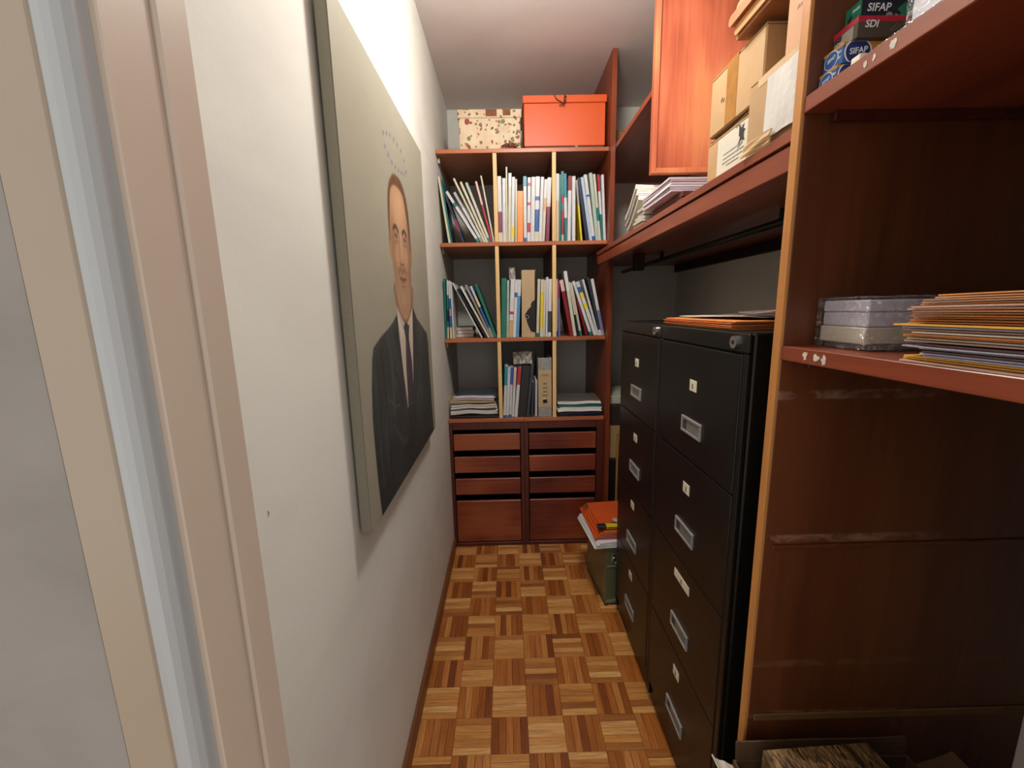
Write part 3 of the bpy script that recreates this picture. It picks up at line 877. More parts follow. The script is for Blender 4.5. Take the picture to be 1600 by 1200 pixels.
ORD = 'first second third fourth fifth sixth seventh eighth ninth tenth eleventh twelfth thirteenth fourteenth fifteenth'.split()
WORDS = dict(sage='pale sage', bluegreen='blue-green', darkred='dark red', paleblue='pale blue', lightblue='light blue', greybrown='grey-brown', spiral='white spiral', lavender='lavender grey')
BAYINFO = dict(top_left=(1.775, XL, -.052, 'top left bay'), top_mid=(1.775, -.033, .257, 'top middle bay'), top_right=(1.775, .276, .5515, 'top right bay'),
               middle_left=(1.262, XL, -.052, 'second-row left bay'), middle_mid=(1.262, -.033, .257, 'second-row middle bay'), middle_right=(1.262, .276, .5515, 'second-row right bay'),
               bottom_mid=(.80, -.033, .257, 'third-row middle bay'))
def rect_pts(cx, cz, w, h, a):
    u, v = (math.cos(a), -math.sin(a)), (math.sin(a), math.cos(a))
    return [(cx + s * w / 2 * u[0] + k * h * v[0], cz + s * w / 2 * u[1] + k * h * v[1]) for s, k in ((-1, 0), (1, 0), (1, 1), (-1, 1))]
def overlap(A, B):
    for P in (A, B):
        for i in range(2):
            ax = (P[i + 1][0] - P[i][0], P[i + 1][1] - P[i][1])
            l = math.hypot(*ax)
            a = [(x * ax[0] + z * ax[1]) / l for x, z in A]; c = [(x * ax[0] + z * ax[1]) / l for x, z in B]
            if max(a) <= min(c) + 1e-5 or max(c) <= min(a) + 1e-5:
                return False
    return True
SOLID = {}                                        # what else stands in a bay, as outlines
SOLID['middle_mid'] = [rect_pts(.1225, 1.262, .078, .37, .012)]
SOLID['bottom_mid'] = [rect_pts(.2125, .80, .078, .345, 0)]
def layout(bay):
    "slide the leaning folders along the shelf until none cuts into another; thin them all a little if they do not fit"
    z0, xa, xb, _ = BAYINFO[bay]
    solid = SOLID.get(bay, [])
    def make(x, h, lean, w):
        a = math.atan2(lean, h)
        return rect_pts(x, z0 + abs(math.sin(a)) * w / 2 + .0005, w + .0006, math.hypot(lean, h), a)
    for step in range(60):
        k = 1 - step * .015
        its = [[bx, h, tx - bx, w * k] for bx, tx, h, w, c in BAYS[bay]]
        cx = lambda o: sum(p[0] for p in o) / 4
        left = [s for s in solid]
        def clear(i, others):
            r = make(*its[i])
            return min(p[0] for p in r) > xa + .001 and max(p[0] for p in r) < xb - .001 and not any(overlap(r, o) for o in others)
        def blocked(i, side):
            r = make(*its[i])
            if side < 0 and min(p[0] for p in r) < xa + .001 or side > 0 and max(p[0] for p in r) > xb - .001:
                return True
            near_ = [make(*its[j]) for j in (range(i) if side < 0 else range(i + 1, len(its)))]
            near_ += [s for s in solid if (cx(s) < BAYS[bay][i][0]) == (side < 0)]
            return any(overlap(r, o) for o in near_)
        for sweep in range(3):
            for i in range(len(its)):
                n = 0
                while blocked(i, -1) and n < 400:
                    its[i][0] += .0005; n += 1
            for i in reversed(range(len(its))):
                n = 0
                while blocked(i, 1) and n < 400:
                    its[i][0] -= .0005; n += 1
        if all(clear(i, [make(*its[j]) for j in range(len(its)) if j != i] + solid) for i in range(len(its))):
            break
    else:
        print('bay did not fit', bay)
    out = []
    for (x, h, lean, w), src in zip(its, BAYS[bay]):
        a = math.atan2(lean, h)
        out.append((None, x, z0 + abs(math.sin(a)) * w / 2 + .0005, w, math.hypot(lean, h), a, src[4]))
    return out
def folder(x, z, w, h, a, spec, label, group, y):
    segs, prev = [], 0.0
    for s in spec.split(','):
        n, _, e = s.partition(':')
        e = float(e) if e else 1.0
        segs.append((n, prev, e)); prev = e
    main = max(segs, key=lambda s: s[2] - s[1])[0]
    dep = .222
    if main == 'spiral':
        t = thing('spiral_notebook', label, 'notebook', (x, y, z), (0, a, 0), group)
        obj('cover', boxes(((-w / 2, .006, 0), (-w / 2 + .001, dep, h)), ((w / 2 - .001, .006, 0), (w / 2, dep, h)), bevel=0), pal('spiral'), t)
        obj('page_block', boxes(((-w / 2 + .0015, .008, .002), (w / 2 - .0015, dep - .004, h - .002))), PAPER, t)
        bm = bmesh.new()
        n = int(h / .012)
        for k in range(n):
            zc = (k + .5) * h / n
            tube_bm([(w / 2 * .85 * math.cos(q), .006 + .005 * math.sin(q), zc) for q in np.linspace(0, 2 * math.pi, 9)], .0009, 4, bm)
        obj('wire_binding', bm, CHROME, t)
        return t
    t = thing('folder', label, 'folder', (x, y, z), (0, a, 0), group)
    c = min(.0022, w * .16)
    obj('cover', boxes(((-w / 2, 0, 0), (-w / 2 + c, dep, h)), ((w / 2 - c, 0, 0), (w / 2, dep, h)), ((-w / 2 + c, 0, 0), (w / 2 - c, c, h)), bevel=min(.0006, c * .3)), pal(main), t)
    obj('page_block', boxes(((-w / 2 + c + .0002, c + .001, .003), (w / 2 - c - .0002, dep - .006, h - R.uniform(.004, .012)))), PAPER, t)
    for n, p, q in segs:
        if n == main:
            continue
        z1, z0 = h * (1 - p), h * (1 - q)
        f = (q - p)
        nm = 'foot_cap' if q > .999 and f < .12 else 'spine_label'
        obj(nm, boxes(((-w / 2 - .0003, -.0006, z0 + .0003), (w / 2 + .0003, .022, z1 - .0003))), pal(n), t)
    return t
for bay in BAYS:
    items = layout(bay)
    print(bay, 'width scale', items[0][3] / BAYS[bay][0][3])
    for k, (r, x, z, w, h, a, c) in enumerate(items):
        cols = []
        for s in c.split(','):
            n = s.split(':')[0]
            if n not in cols:
                cols.append(n)
        cols = [WORDS.get(n, n) for n in cols[:3]]
        lean = ' leaning' if abs(a) > .3 else ''
        kind = 'notebook' if 'spiral' in c else 'thick ring binder' if (bay, k) == ('bottom_mid', 5) else 'folder'
        desc = cols[0] if len(cols) == 1 else ' and '.join(cols) if len(cols) == 2 else cols[0] + ', ' + cols[1] + ' and ' + cols[2]
        place = {0: 'first'}.get(k, ORD[k])
        folder(x, z, w, h, a, c, f'{desc}{lean} {kind}, {place} from the left in the {BAYINFO[bay][3]}', 'folders in the ' + BAYINFO[bay][3], YF + .012 + R.uniform(0, .016))

# tan magazine file with a torn front, second row
t = thing('magazine_file', 'tall tan cardboard magazine file with a torn black hole, second-row middle bay', 'magazine file', (.1225, YF + .012, 1.2632), (0, .012, 0))
TANC = plain('tan_board', '#b59a78', .75, .05, 12)
obj('body', boxes(((-.0375, 0, 0), (-.0355, .24, .365)), ((.0355, 0, 0), (.0375, .24, .365)), ((-.0355, 0, 0), (.0355, .002, .365)), ((-.0355, .238, 0), (.0355, .24, .365)), ((-.0355, .002, 0), (.0355, .238, .002))), TANC, t)
hole = [(.0374, .205), (.020, .196), (.012, .178), (.014, .168), (.002, .158), (-.004, .150), (-.018, .128), (-.022, .112), (-.012, .100), (-.008, .080), (.002, .056), (.012, .034), (.026, .026), (.0374, .028)]
o = obj('torn_patch', poly_bm(hole, .0006), plain('torn_dark', '#1c1a1c', .8, .2, 40), t, (0, 0, 0), FACE_CAM)
obj('finger_ring', tube_bm([(.0095 * math.cos(q), 0, .0095 * math.sin(q)) for q in np.linspace(0, 2 * math.pi, 17)], .0016, 6), CHROME, t, (-.009, -.0018, .112))
obj('dark_edge', boxes(((.0300, -.0005, .06), (.0376, 0, .2)), ((.0330, -.0005, .2), (.0376, 0, .36))), plain('dark_edge_board', '#4a4038', .8, .2), t)  # darker strip along the right edge of the front
# grey lever-arch binder, third row
t = thing('lever_arch_binder', 'grey marbled lever-arch binder with a tan spine label, third-row middle bay', 'binder', (.2125, YF + .012, .8004))
GREYM = plain('grey_marble_board', '#8f8f8c', .6, .22, 60)
obj('cover', boxes(((-.0385, 0, 0), (-.0365, .28, .345)), ((.0365, 0, 0), (.0385, .28, .345)), ((-.0365, 0, 0), (.0365, .002, .345)), bevel=.0006), GREYM, t)
obj('page_block', boxes(((-.034, .006, .004), (.034, .26, .30))), PAPER, t)
lb = obj('spine_label', boxes(((-.037, -.0008, .060), (.037, 0, .275))), plain('tan_label', '#b59d77', .7, .08, 40), t)
for n, (zc, wds) in enumerate(((.245, .018), (.195, .011), (.172, .014), (.150, .011), (.128, .013))):
    bm = bmesh.new()
    rr = random.Random(n)
    tube_bm([(-wds + 2 * wds * k / 14, 0, .008 * math.sin(k * 1.9 + n) * rr.uniform(.5, 1)) for k in range(15)], .0012, 4, bm)
    obj('handwriting', bm, plain('brown_ink', '#6b5638', .7), lb, (0, -.0014, zc))
rg = obj('finger_ring', tube_bm([(.0145 * math.cos(q), 0, .0145 * math.sin(q)) for q in np.linspace(0, 2 * math.pi, 21)], .0022, 6), CHROME, t, (0, -.002, .092))
obj('ring_hole', tube_bm([(0, -.0008, 0), (0, -.0018, 0)], .0125, 16), GAP, t, (0, 0, .092))
# crumpled clear sleeves poking out above the folders
def crumple(name, label, loc, sx, sz, seed, mat, rz=0):
    "a crinkled sheet standing on edge"
    bm = slab_bm(sx, sz, .0012, 12, 10, .018, seed, .012, 2.6, 2.2)
    o = obj(name, bm, mat, None, loc, (math.pi / 2 - .12, 0, rz))
    return tag(o, label, 'plastic sleeve')
CRUMP = plain('crinkled_plastic', '#a9a49a', .2, .35, 50, bmp=.8)
crumple('plastic_sleeve', 'crumpled clear plastic sleeve poking up above the red folder, third-row middle bay', (.056, YF + .10, 1.137), .052, .07, 2, CRUMP, .25)
crumple('plastic_sleeve', 'crumpled clear plastic sleeve on top of the black binder, third-row middle bay', (.118, YF + .09, 1.140), .058, .07, 5, CRUMP, -.2)
crumple('plastic_sleeve', 'crumpled paper sleeve above the white folders left of the tan magazine file', (.036, YF + .10, 1.612), .034, .07, 8, plain('crinkled_paper', '#b5aca2', .5, .3, 50, bmp=.8), .15)
# closed books lying at the back of the second-row left bay
for k, (z, t_) in enumerate(((1.2624, .019), (1.2816, .019), (1.3008, .020))):
    b_ = thing('closed_book', f'pale book lying flat, {["bottom", "middle", "top"][k]} of three behind the leaning folders', 'book', (-.244, 2.60, z), (0, 0, R.uniform(-.04, .04)), 'books lying flat in the second-row left bay')
    obj('cover', boxes(((-.05, -.10, 0), (.05, .07, .0015)), ((-.05, -.10, t_ - .0015), (.05, .07, t_ - .0002)), ((-.05, -.10, .0015), (-.0485, .07, t_ - .0015))), plain(f'book_cover_{k}', ('#8d8478', '#a79d92', '#9a9088')[k], .5), b_)
    obj('page_block', boxes(((-.048, -.098, .0017), (.048, .068, t_ - .0017))), PAPER, b_)

# paper piles on top of the drawer units
def sheaf(name, label, cat, loc, sx, sy, t_, mat, seed, amp=.004, rz=0, group=None, cl=0, nx=10, ny=8, rot=None):
    o = obj(name, slab_bm(sx, sy, t_, nx, ny, amp, seed, cl), mat, None, loc, rot or (0, 0, rz))
    return tag(o, label, cat, group)
g = 'papers piled in the third-row left bay'
PURPLE = plain('aubergine_plastic', '#2c222c', .35, .15, 20)
BLUEGREY = plain('smoky_blue_cover', '#39404f', .25, .15, 20)
X = -.199
def layered(name, label, cat, loc, sx, sy, n, t_, mat, seed, amp, rz=0, group=None, cover=None, part='sheet_layer'):
    "a sheaf whose layers of sheets are slightly out of line"
    t = thing(name, label, cat, loc, (0, 0, rz), group)
    rr = random.Random(seed)
    for k in range(n):
        top = cover is not None and k == n - 1
        obj('cover' if top else part, slab_bm(sx * (1 if top or k == 0 else rr.uniform(.93, 1)), sy * rr.uniform(.95, 1), t_ * .93, 10, 8, amp, seed), cover if top else mat, t, (rr.uniform(-.005, .005), rr.uniform(-.008, .004), k * t_))
    return t
layered('plastic_folder', 'dark aubergine plastic folder at the bottom of the left paper pile', 'folder', (X, YF + .125, .7998), .276, .225, 2, .008, PURPLE, 11, .003, .0, g)
layered('paper_sheaf', 'wavy white loose papers above the dark folder in the left pile', 'papers', (X - .002, YF + .118, .8195), .272, .225, 5, .0045, PAPER, 12, .010, .01, g)
layered('paper_sheaf', 'second sheaf of white papers, bent at its edge, in the left pile', 'papers', (X + .002, YF + .112, .8525), .262, .225, 5, .0045, plain('grey_white_paper', '#cfc9c4', .7, .06, 30), 13, .010, -.02, g)
layered('manila_folder', 'beige manila folder under the blue-grey cover in the left pile', 'folder', (X - .008, YF + .118, .8870), .25, .22, 3, .004, plain('beige_folder', '#b59d78', .6, .1, 20), 14, .006, .02, g)
layered('paper_sheaf', 'thick white report with a smoky blue-grey cover topping the left pile', 'report', (X + .010, YF + .130, .9050), .235, .225, 5, .0062, PAPER2, 15, .004, -.04, g, BLUEGREY)
bm = tube_bm([(-.02 + .014 * math.cos(q), -.0 + .02 * math.sin(q * .8), .012 * math.sin(q) + .012) for q in np.linspace(0, 5.2, 20)], .0022, 6)
tag(obj('yellow_band', bm, plain('yellow_elastic', '#b5a322', .5), None, (-.305, YF + .010, .905)), 'yellow elastic band end sticking out of the left paper pile', 'band')
g = 'papers piled in the third-row right bay'
X = .4145
layered('plastic_folder', 'navy plastic folder at the bottom of the right paper pile', 'folder', (X, YF + .122, .7998), .256, .23, 3, .0075, pal('navy'), 21, .003, .0, g)
layered('paper_sheaf', 'white papers above the navy folder in the right pile', 'papers', (X, YF + .120, .8265), .254, .23, 4, .0055, PAPER, 22, .006, .01, g)
layered('plastic_folder', 'teal plastic folder in the middle of the right paper pile', 'folder', (X, YF + .124, .8535), .254, .225, 2, .005, pal('teal'), 23, .004, -.02, g)
layered('paper_sheaf', 'grey-covered report on top of the right paper pile', 'report', (X - .002, YF + .130, .868), .25, .22, 4, .005, PAPER, 24, .005, -.03, g, plain('grey_cover', '#5f5a55', .35, .1, 20))

# ------------------------------------------------------------------ boxes on top of the bookcase
fl = bpy.data.materials.new('floral_paper')
nt, N, L, b = nodes(fl)
cur = None
base_n = noise(nt, coords(nt, (14,) * 3, False), 1, 3)
r0 = ramp(nt, [(.3, srgb('#c3aa8b')), (.7, srgb('#d8c3a5'))]); L.new(base_n.outputs[0], r0.inputs[0]); cur = r0.outputs[0]
for sc_, rad, c1, off in ((26, .27, '#6f7446', 3.3), (34, .26, '#7a5236', 7.7), (40, .24, '#5f6a44', 5.1), (17, .20, '#8e3a34', 0), (30, .2, '#b35f4f', 12.1)):
    mp = coords(nt, (sc_, sc_, sc_), False); mp.inputs['Location'].default_value = (off, off * .7, off * 1.3)
    wr = noise(nt, mp, .8, 2)
    mixv = N.new('ShaderNodeVectorMath'); mixv.operation = 'ADD'; L.new(mp.outputs[0], mixv.inputs[0]); L.new(wr.outputs['Color'], mixv.inputs[1])
    vo = N.new('ShaderNodeTexVoronoi'); vo.inputs['Scale'].default_value = 1; L.new(mixv.outputs[0], vo.inputs['Vector'])
    sepc = N.new('ShaderNodeSeparateColor'); L.new(vo.outputs['Color'], sepc.inputs[0])
    lt = N.new('ShaderNodeMath'); lt.operation = 'LESS_THAN'; lt.inputs[1].default_value = rad; L.new(vo.outputs['Distance'], lt.inputs[0])
    pk = N.new('ShaderNodeMath'); pk.operation = 'GREATER_THAN'; pk.inputs[1].default_value = .55; L.new(sepc.outputs[0], pk.inputs[0])
    mm = N.new('ShaderNodeMath'); mm.operation = 'MULTIPLY'; L.new(lt.outputs[0], mm.inputs[0]); L.new(pk.outputs[0], mm.inputs[1])
    mx = N.new('ShaderNodeMix'); mx.data_type = 'RGBA'; L.new(mm.outputs[0], mx.inputs[0]); L.new(cur, mx.inputs[6]); mx.inputs[7].default_value = (*srgb(c1), 1); cur = mx.outputs[2]
L.new(cur, b.inputs['Base Color']); b.inputs['Roughness'].default_value = .6
t = thing('floral_box', 'cream cardboard box printed with small flowers on top of the bookcase', 'box', (-.066, 2.51, 2.2385), (0, 0, .012))
obj('body', cbox(.322, .22, .172, .002), fl, t)
ld = obj('lid', boxes(((-.167, -.115, .166), (.167, .115, .208)), bevel=.003), fl, t)
obj('brown_patch', boxes(((-.030, -.0005, -.016), (.028, 0, .017))), plain('torn_brown', '#7a4a30', .8, .25, 40), ld, (.010, -.1151, .189))
obj('brown_patch', boxes(((-.020, -.0005, -.012), (.020, 0, .017))), plain('torn_brown', '#7a4a30', .8, .25, 40), ld, (.090, -.1151, .189))
ORANGE = plain('orange_lacquered_card', '#cf4f0d', .45, .03, 8, bmp=.02)
t = thing('orange_box', 'bright orange lidded box tied with dark cord on top of the bookcase', 'box', (.326, 2.54, 2.2385))
obj('body', boxes(((-.211, -.165, .018), (.211, .165, .222)), bevel=.002), ORANGE, t)
obj('shaded_base', boxes(((-.205, -.160, 0), (.205, .160, .0178))), plain('shaded_base_card', '#4a2420', .6), t)  # dark base band, with the shadow under the box painted into its colour
obj('lid', boxes(((-.217, -.171, .2222), (.217, .171, .258)), bevel=.002), ORANGE, t)
CORD = plain('dark_cord', '#3a2114', .7)
bm = tube_bm([(-.055, -.173, .258), (-.045, -.176, .236), (-.02, -.178, .222), (-.005, -.179, .214), (.004, -.178, .222), (.004, -.176, .24), (-.002, -.173, .26)], .0022, 6)
tube_bm([(-.03, -.176, .206), (-.012, -.180, .21), (.0, -.180, .216), (-.006, -.18, .2)], .0022, 6, bm)
tube_bm([(-.005, -.182, .218), (.002, -.184, .23), (.006, -.182, .245), (-.002, -.180, .25), (-.006, -.182, .232), (-.004, -.182, .218)], .0026, 6, bm)
obj('tie_cord', bm, CORD, t)
# crumpled brown ribbon and a small cork-coloured knob on the shelf edge
t = thing('ribbon_bow', 'crumpled brown ribbon bow lying in front of the flowery box', 'ribbon', (.037, 2.374, 2.2388))
RIB = plain('brown_ribbon', '#6b3d26', .55, .25, 40)
def puff(name, cx, sx_, sy_, sz_, seed, ry=0):
    bm = bmesh.new()
    bmesh.ops.create_icosphere(bm, subdivisions=2, radius=1)
    r = random.Random(seed)
    for v in bm.verts:
        k = .8 + .25 * math.sin(4 * v.co.x + 5 * v.co.z + seed) + r.uniform(-.1, .1)
        v.co = Vector((v.co.x * sx_ * k, v.co.y * sy_ * k, v.co.z * sz_ * k))
    return obj(name, bm, RIB, t, (cx, 0, sz_ * (1.25 + abs(ry))), (0, ry, 0))
puff('loop', -.026, .026, .013, .013, 1, -.35)
puff('loop', .026, .024, .013, .014, 2, .5)
puff('loop', .004, .018, .013, .021, 5, .1)
obj('ribbon_tail', slab_bm(.10, .022, .002, 10, 3, .006, 7), RIB, t, (.002, -.004, .0006))
tag(obj('round_stopper', tube_bm([(0, 0, 0), (0, 0, .006), (0, 0, .012)], .009, 12), plain('cork', '#8b7a58', .8, .2, 60), None, (.385, 2.3525, 2.2382)), 'small beige stopper on the bookcase edge below the orange box', 'stopper')
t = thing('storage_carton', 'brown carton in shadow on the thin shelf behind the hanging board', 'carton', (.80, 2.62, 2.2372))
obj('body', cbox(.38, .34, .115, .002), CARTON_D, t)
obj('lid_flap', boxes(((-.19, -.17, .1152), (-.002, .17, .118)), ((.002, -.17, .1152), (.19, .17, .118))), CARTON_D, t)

# ------------------------------------------------------------------ cartons on the plank shelf
def carton(name, label, x0, x1, y0, y1, z0, z1, mat=CARTON, tape_y=None, cat='carton', flaps=True, gap=True):
    base = ((x0 + x1) / 2, (y0 + y1) / 2, z0)
    t = thing(name, label, cat, base)
    hx, hy, h = (x1 - x0) / 2, (y1 - y0) / 2, z1 - z0
    obj('body', boxes(((-hx, -hy, 0), (hx, hy, h - .004)), bevel=.003), mat, t)
    if flaps:
        obj('flap', boxes(((-hx + .001, -hy + .001, h - .0038), (-.001, hy - .001, h)), bevel=.001), mat, t)
        obj('flap', boxes(((.001, -hy + .001, h - .0038), (hx - .001, hy - .001, h)), bevel=.001), mat, t)
    return t, hx, hy, h
t, hx, hy, h = carton('cardboard_carton', 'cardboard carton with a white printed label, under the taped carton on the plank shelf', .530, .80, .935, 1.160, 1.7083, 1.822)
lb = obj('label_sheet', boxes(((-.0006, -.078, -.047), (0, .078, .047))), plain('label_paper', '#c9c2b2', .6, .04, 20), t, (-hx, -.018, .060))
emb = [(-.012, .020), (-.012, -.004), (-.006, -.008), (-.014, -.022), (-.002, -.014), (.012, -.020), (.005, -.004), (.014, .002), (.004, .006), (.008, .016), (-.003, .010)]
obj('black_emblem', poly_bm(emb, .0004), INK, lb, (-.0010, -.030, .026), FACE_AISLE)
arc = tube_bm([(-.0008, -.012 + .026 * math.cos(q), .022 + .024 * math.sin(q)) for q in np.linspace(1.2, 4.6, 14)], .0007, 4)
obj('emblem_ring', arc, plain('grey_ink', '#6b6862', .6), lb)
for z, wds in ((.004, .045), (-.006, .050), (-.015, .046), (-.023, .030)):
    bm = bmesh.new()
    y = -wds + .01
    rr = random.Random(int(z * 1000))
    while y < wds:
        l = rr.uniform(.003, .009)
        box_bm(bm, (-.0010, y, z - .0012), (-.0006, y + l, z + .0012))
        y += l + .0022
    obj('print_line', bm, plain('grey_ink', '#6b6862', .6), lb)
t, hx, hy, h = carton('cardboard_carton', 'cardboard carton with a vertical strip of brown tape, stacked on the labelled carton', .530, .78, .935, 1.160, 1.8365, 1.972)
obj('tape_strip', boxes(((-hx - .0006, -.024, .002), (-hx, .024, h + .0006)), ((-hx, -.024, h), (hx, .024, h + .0006))), TAPE, t, (0, .012, 0))
bm = tube_bm([(-hx - .0007, .060, .070), (-hx - .0008, .056, .062), (-hx - .0007, .052, .072), (-hx - .0008, .047, .060), (-hx - .0007, .043, .067)], .0007, 4)
obj('pen_mark', bm, plain('faded_pen', '#9b7850', .7), t)
# warped flap ends between the two cartons
fl_ = slab_bm(.24, .222, .003, 8, 8, .008, 4)
tag(obj('cardboard_sheet', fl_, plain('dark_corrugated', '#6a4c2c', .8, .2, 40), None, (.655, 1.0475, 1.8225)), 'warped dark cardboard sheet squeezed between the two stacked cartons', 'cardboard')
t, hx, hy, h = carton('cardboard_carton', 'cardboard carton with a white paper taped on its side, touching the walnut panel', .500, .74, .7600, .926, 1.7083, 1.850)
lb = obj('taped_paper', slab_bm(.088, .108, .0005, 6, 6, .004, 9), plain('taped_paper', '#cdc8c2', .5, .05, 20), t, (-hx - .0046, -.034, .068), (0, -math.pi / 2, 0))
lb.rotation_euler = (math.pi / 2, 0, -math.pi / 2)
for n, (yy_, zz_) in enumerate(((-.052, .085), (-.054, .068), (-.056, .056))):
    obj('pen_mark', tube_bm([(-hx - .0068, yy_ + .004 * k - .012, zz_ + .003 * math.sin(k * 2.2 + n)) for k in range(6)], .0006, 4), plain('grey_ink', '#6b6862', .6), t)
obj('torn_flap', slab_bm(.024, .090, .0018, 6, 10, .005, 6), CARTON, t, (-hx - .0100, .022, .0122), (0, -1.38, 0))
obj('edge_tape', boxes(((-hx - .0005, -hy + .004, h - .018), (-hx, hy - .03, h - .004))), plain('clear_tape', '#d2b48e', .25, .1), t)
t, hx, hy, h = carton('cardboard_carton', 'cardboard carton with faint red lettering beside the walnut panel, topmost there', .525, .74, .7600, .862, 1.8505, 1.984, plain('cardboard_rosy', '#b98c68', .75, .08, 9, bmp=.12))
for z, s_, wds in ((.098, 0, .022), (.083, .006, .014), (.062, -.010, .018)):
    bm = bmesh.new(); rr = random.Random(int(z * 999)); y = -wds
    while y < wds:
        l = rr.uniform(.003, .006); box_bm(bm, (-hx - .0004, y + s_, z - .004), (-hx, y + l + s_, z + rr.uniform(0, .004))); y += l + .002
    obj('red_lettering', bm, REDINK, t)
# bundle of big kraft envelopes lying over the cartons
tag(obj('cardboard_sheet', slab_bm(.36, .262, .006, 8, 6, .001, 3), plain('brown_board', '#9a6236', .7, .1, 10), None, (.695, .8925, 1.9848)), 'stiff brown cardboard sheet under the folded kraft envelopes above the cartons', 'cardboard')
for k in range(3):
    bm = bmesh.new()
    z, tt = 1.9930 + k * .0220, .0105
    pts = []
    for q in np.linspace(math.pi / 2, 3 * math.pi / 2, 9):                       # folded end towards the bookcase
        pts.append((-math.cos(q) * tt, math.sin(q) * tt))
    yE = 1.010 + (.004, .016, .010, .022, .006)[k]
    out_ = [(.765, tt)] + [(yE + a, b2) for a, b2 in pts] + [(.765, -tt)]
    lo = [bm.verts.new((.500 + (.010, .002, .014, 0, .008)[k], y, zz_ + tt)) for y, zz_ in out_]
    hi = [bm.verts.new((.86, y, zz_ + tt)) for y, zz_ in out_]
    n = len(out_)
    for i in range(n):
        bm.faces.new((lo[i], lo[(i + 1) % n], hi[(i + 1) % n], hi[i]))
    bm.faces.new(lo[::-1]); bm.faces.new(hi)
    o = obj('kraft_envelope', bm, (MANILA, MANILA3, MANILA, MANILA3, MANILA)[k], None, (0, 0, z))
    tag(o, f'folded kraft envelope above the cartons, {["lowest", "middle one", "topmost"][k]} of its bundle', 'envelope', 'kraft envelopes above the cartons')

# papers further along the plank shelf
g = 'paper stacks on the plank shelf'
for k in range(3):
    tag(obj('brown_folder', slab_bm(.24, .27, .014, 8, 8, .003, 30 + k), plain('dark_red_card', '#5c2c22', .6, .12, 20), None, (.655 + .004 * k, 1.475, 1.7085 + k * .0178)), f'dark red-brown folder, {["lowest", "middle", "uppermost"][k]} under the lilac papers on the plank shelf', 'folder', 'dark folders on the plank shelf')
LIL = [PAPER2, plain('lilac_paper', '#b9a8bf', .6, .08, 30), PAPER, PAPER2, plain('lilac_paper', '#b9a8bf', .6, .08, 30), plain('pink_white_paper', '#d8c0bf', .6, .06, 30)]
for k in range(6):
    o = obj('paper_sheaf', slab_bm(.25, .262, .0052, 8, 8, .002, 41), LIL[k], None, (.640 + R.uniform(-.003, .003), 1.497 + .002 * k, 1.7645 + k * .0078), (0, 0, R.uniform(-.015, .015)))
    tag(o, f'lilac-white paper sheaf on the plank shelf, {["lowest", "second from the bottom", "third from the bottom", "third from the top", "second from the top", "topmost"][k]} of the flat stack', 'papers', g)
for k in range(7):
    a = .66
    o = obj('newspaper', slab_bm(.24, .165, .0105, 10, 8, .008, 60, .02), (NEWS, PAPER, plain('grey_newsprint', '#a8a296', .8, .15, 40), PAPER, NEWS)[k % 5], None, (.632 + (0, .004, -.004, .002, .006)[k % 5], 1.742 + .0127 * k * math.sin(a), 1.762 + .0127 * k * math.cos(a)), (-a, 0, 0))
    tag(o, f'crumpled newspaper slumped against the lilac stack, {("lowest", "second from the bottom", "third from the bottom", "middle", "third from the top", "second from the top", "topmost")[k]} of seven', 'newspaper', 'crumpled newspapers on the plank shelf')
for k in range(6):
    z = 1.7086 + k * .0125
    y1 = (1.796, 1.779, 1.763, 1.747, 1.731, 1.715)[k] - .016
    y0 = 1.638 + (.0, .004, .001, .006, .002, .003)[k]
    o = obj('folded_newspaper', slab_bm(.235, y1 - y0, .0095, 8, 6, .0016, 70 + k), (NEWS, PAPER, NEWS)[k % 3], None, (.634 + (0, .005, -.003)[k % 3], (y0 + y1) / 2, z))
    tag(o, f'flat folded newspaper beside the lilac stack, {("lowest", "second from the bottom", "third from the bottom", "third from the top", "second from the top", "topmost")[k]} of six', 'newspaper', 'folded newspapers on the plank shelf')
for k in range(2):
    o = obj('loose_paper', slab_bm(.20, .16, .003, 8, 8, .010, 80 + k, .03), (plain('red_leaflet', '#7a3a42', .5), plain('dim_paper', '#8b8476', .7))[k], None, (.72 + .02 * k, 2.02 + .03 * k, 1.7088 + .045 * k), (.08 + .25 * k, 0, .3 * k))
    tag(o, ('dark red leaflet lying behind the newspapers on the plank shelf', 'grey loose paper tilted behind the newspapers on the plank shelf')[k], 'paper')

# ------------------------------------------------------------------ orange envelopes on the near filing cabinet
for k in range(5):
    o = obj('orange_envelope', slab_bm(.30, .405, .0026, 8, 10, .0012, 90 + k), (MANILA, ORANGEENV, plain('apricot_envelope', '#e0904f', .55, .06), ORANGEENV, plain('apricot_envelope', '#e0904f', .55, .06))[k], None,
            (.652 + R.uniform(-.002, .004), 1.136 + (-.002, .003, 0, .002, -.006)[k], 1.3627 + k * .0042), (0, 0, R.uniform(-.006, .006)))
    tag(o, f'orange manila envelope on the near filing cabinet, {["lowest", "second", "third", "fourth", "topmost"][k]} of five counted upward', 'envelope', 'orange envelopes on the filing cabinet')
tag(obj('white_sheet', slab_bm(.20, .30, .0012, 8, 10, .006, 97, .004), PAPER, None, (.640, 1.140, 1.3838), (0, 0, .10)), 'white paper lying on the orange envelopes on the filing cabinet', 'paper')
tag(obj('white_sheet', slab_bm(.21, .22, .0012, 8, 8, .010, 99, .006), PAPER2, None, (.700, .985, 1.3918), (0, .02, -.12)), 'pinkish white paper over the orange envelopes, next to the walnut panel', 'paper')
tag(obj('red_folder', slab_bm(.22, .30, .004, 6, 6, .003, 98), plain('dark_red_folder', '#5a1e1c', .5), None, (.965, 1.06, 1.3627)), 'dark red folder on the filing cabinet behind the orange envelopes', 'folder')

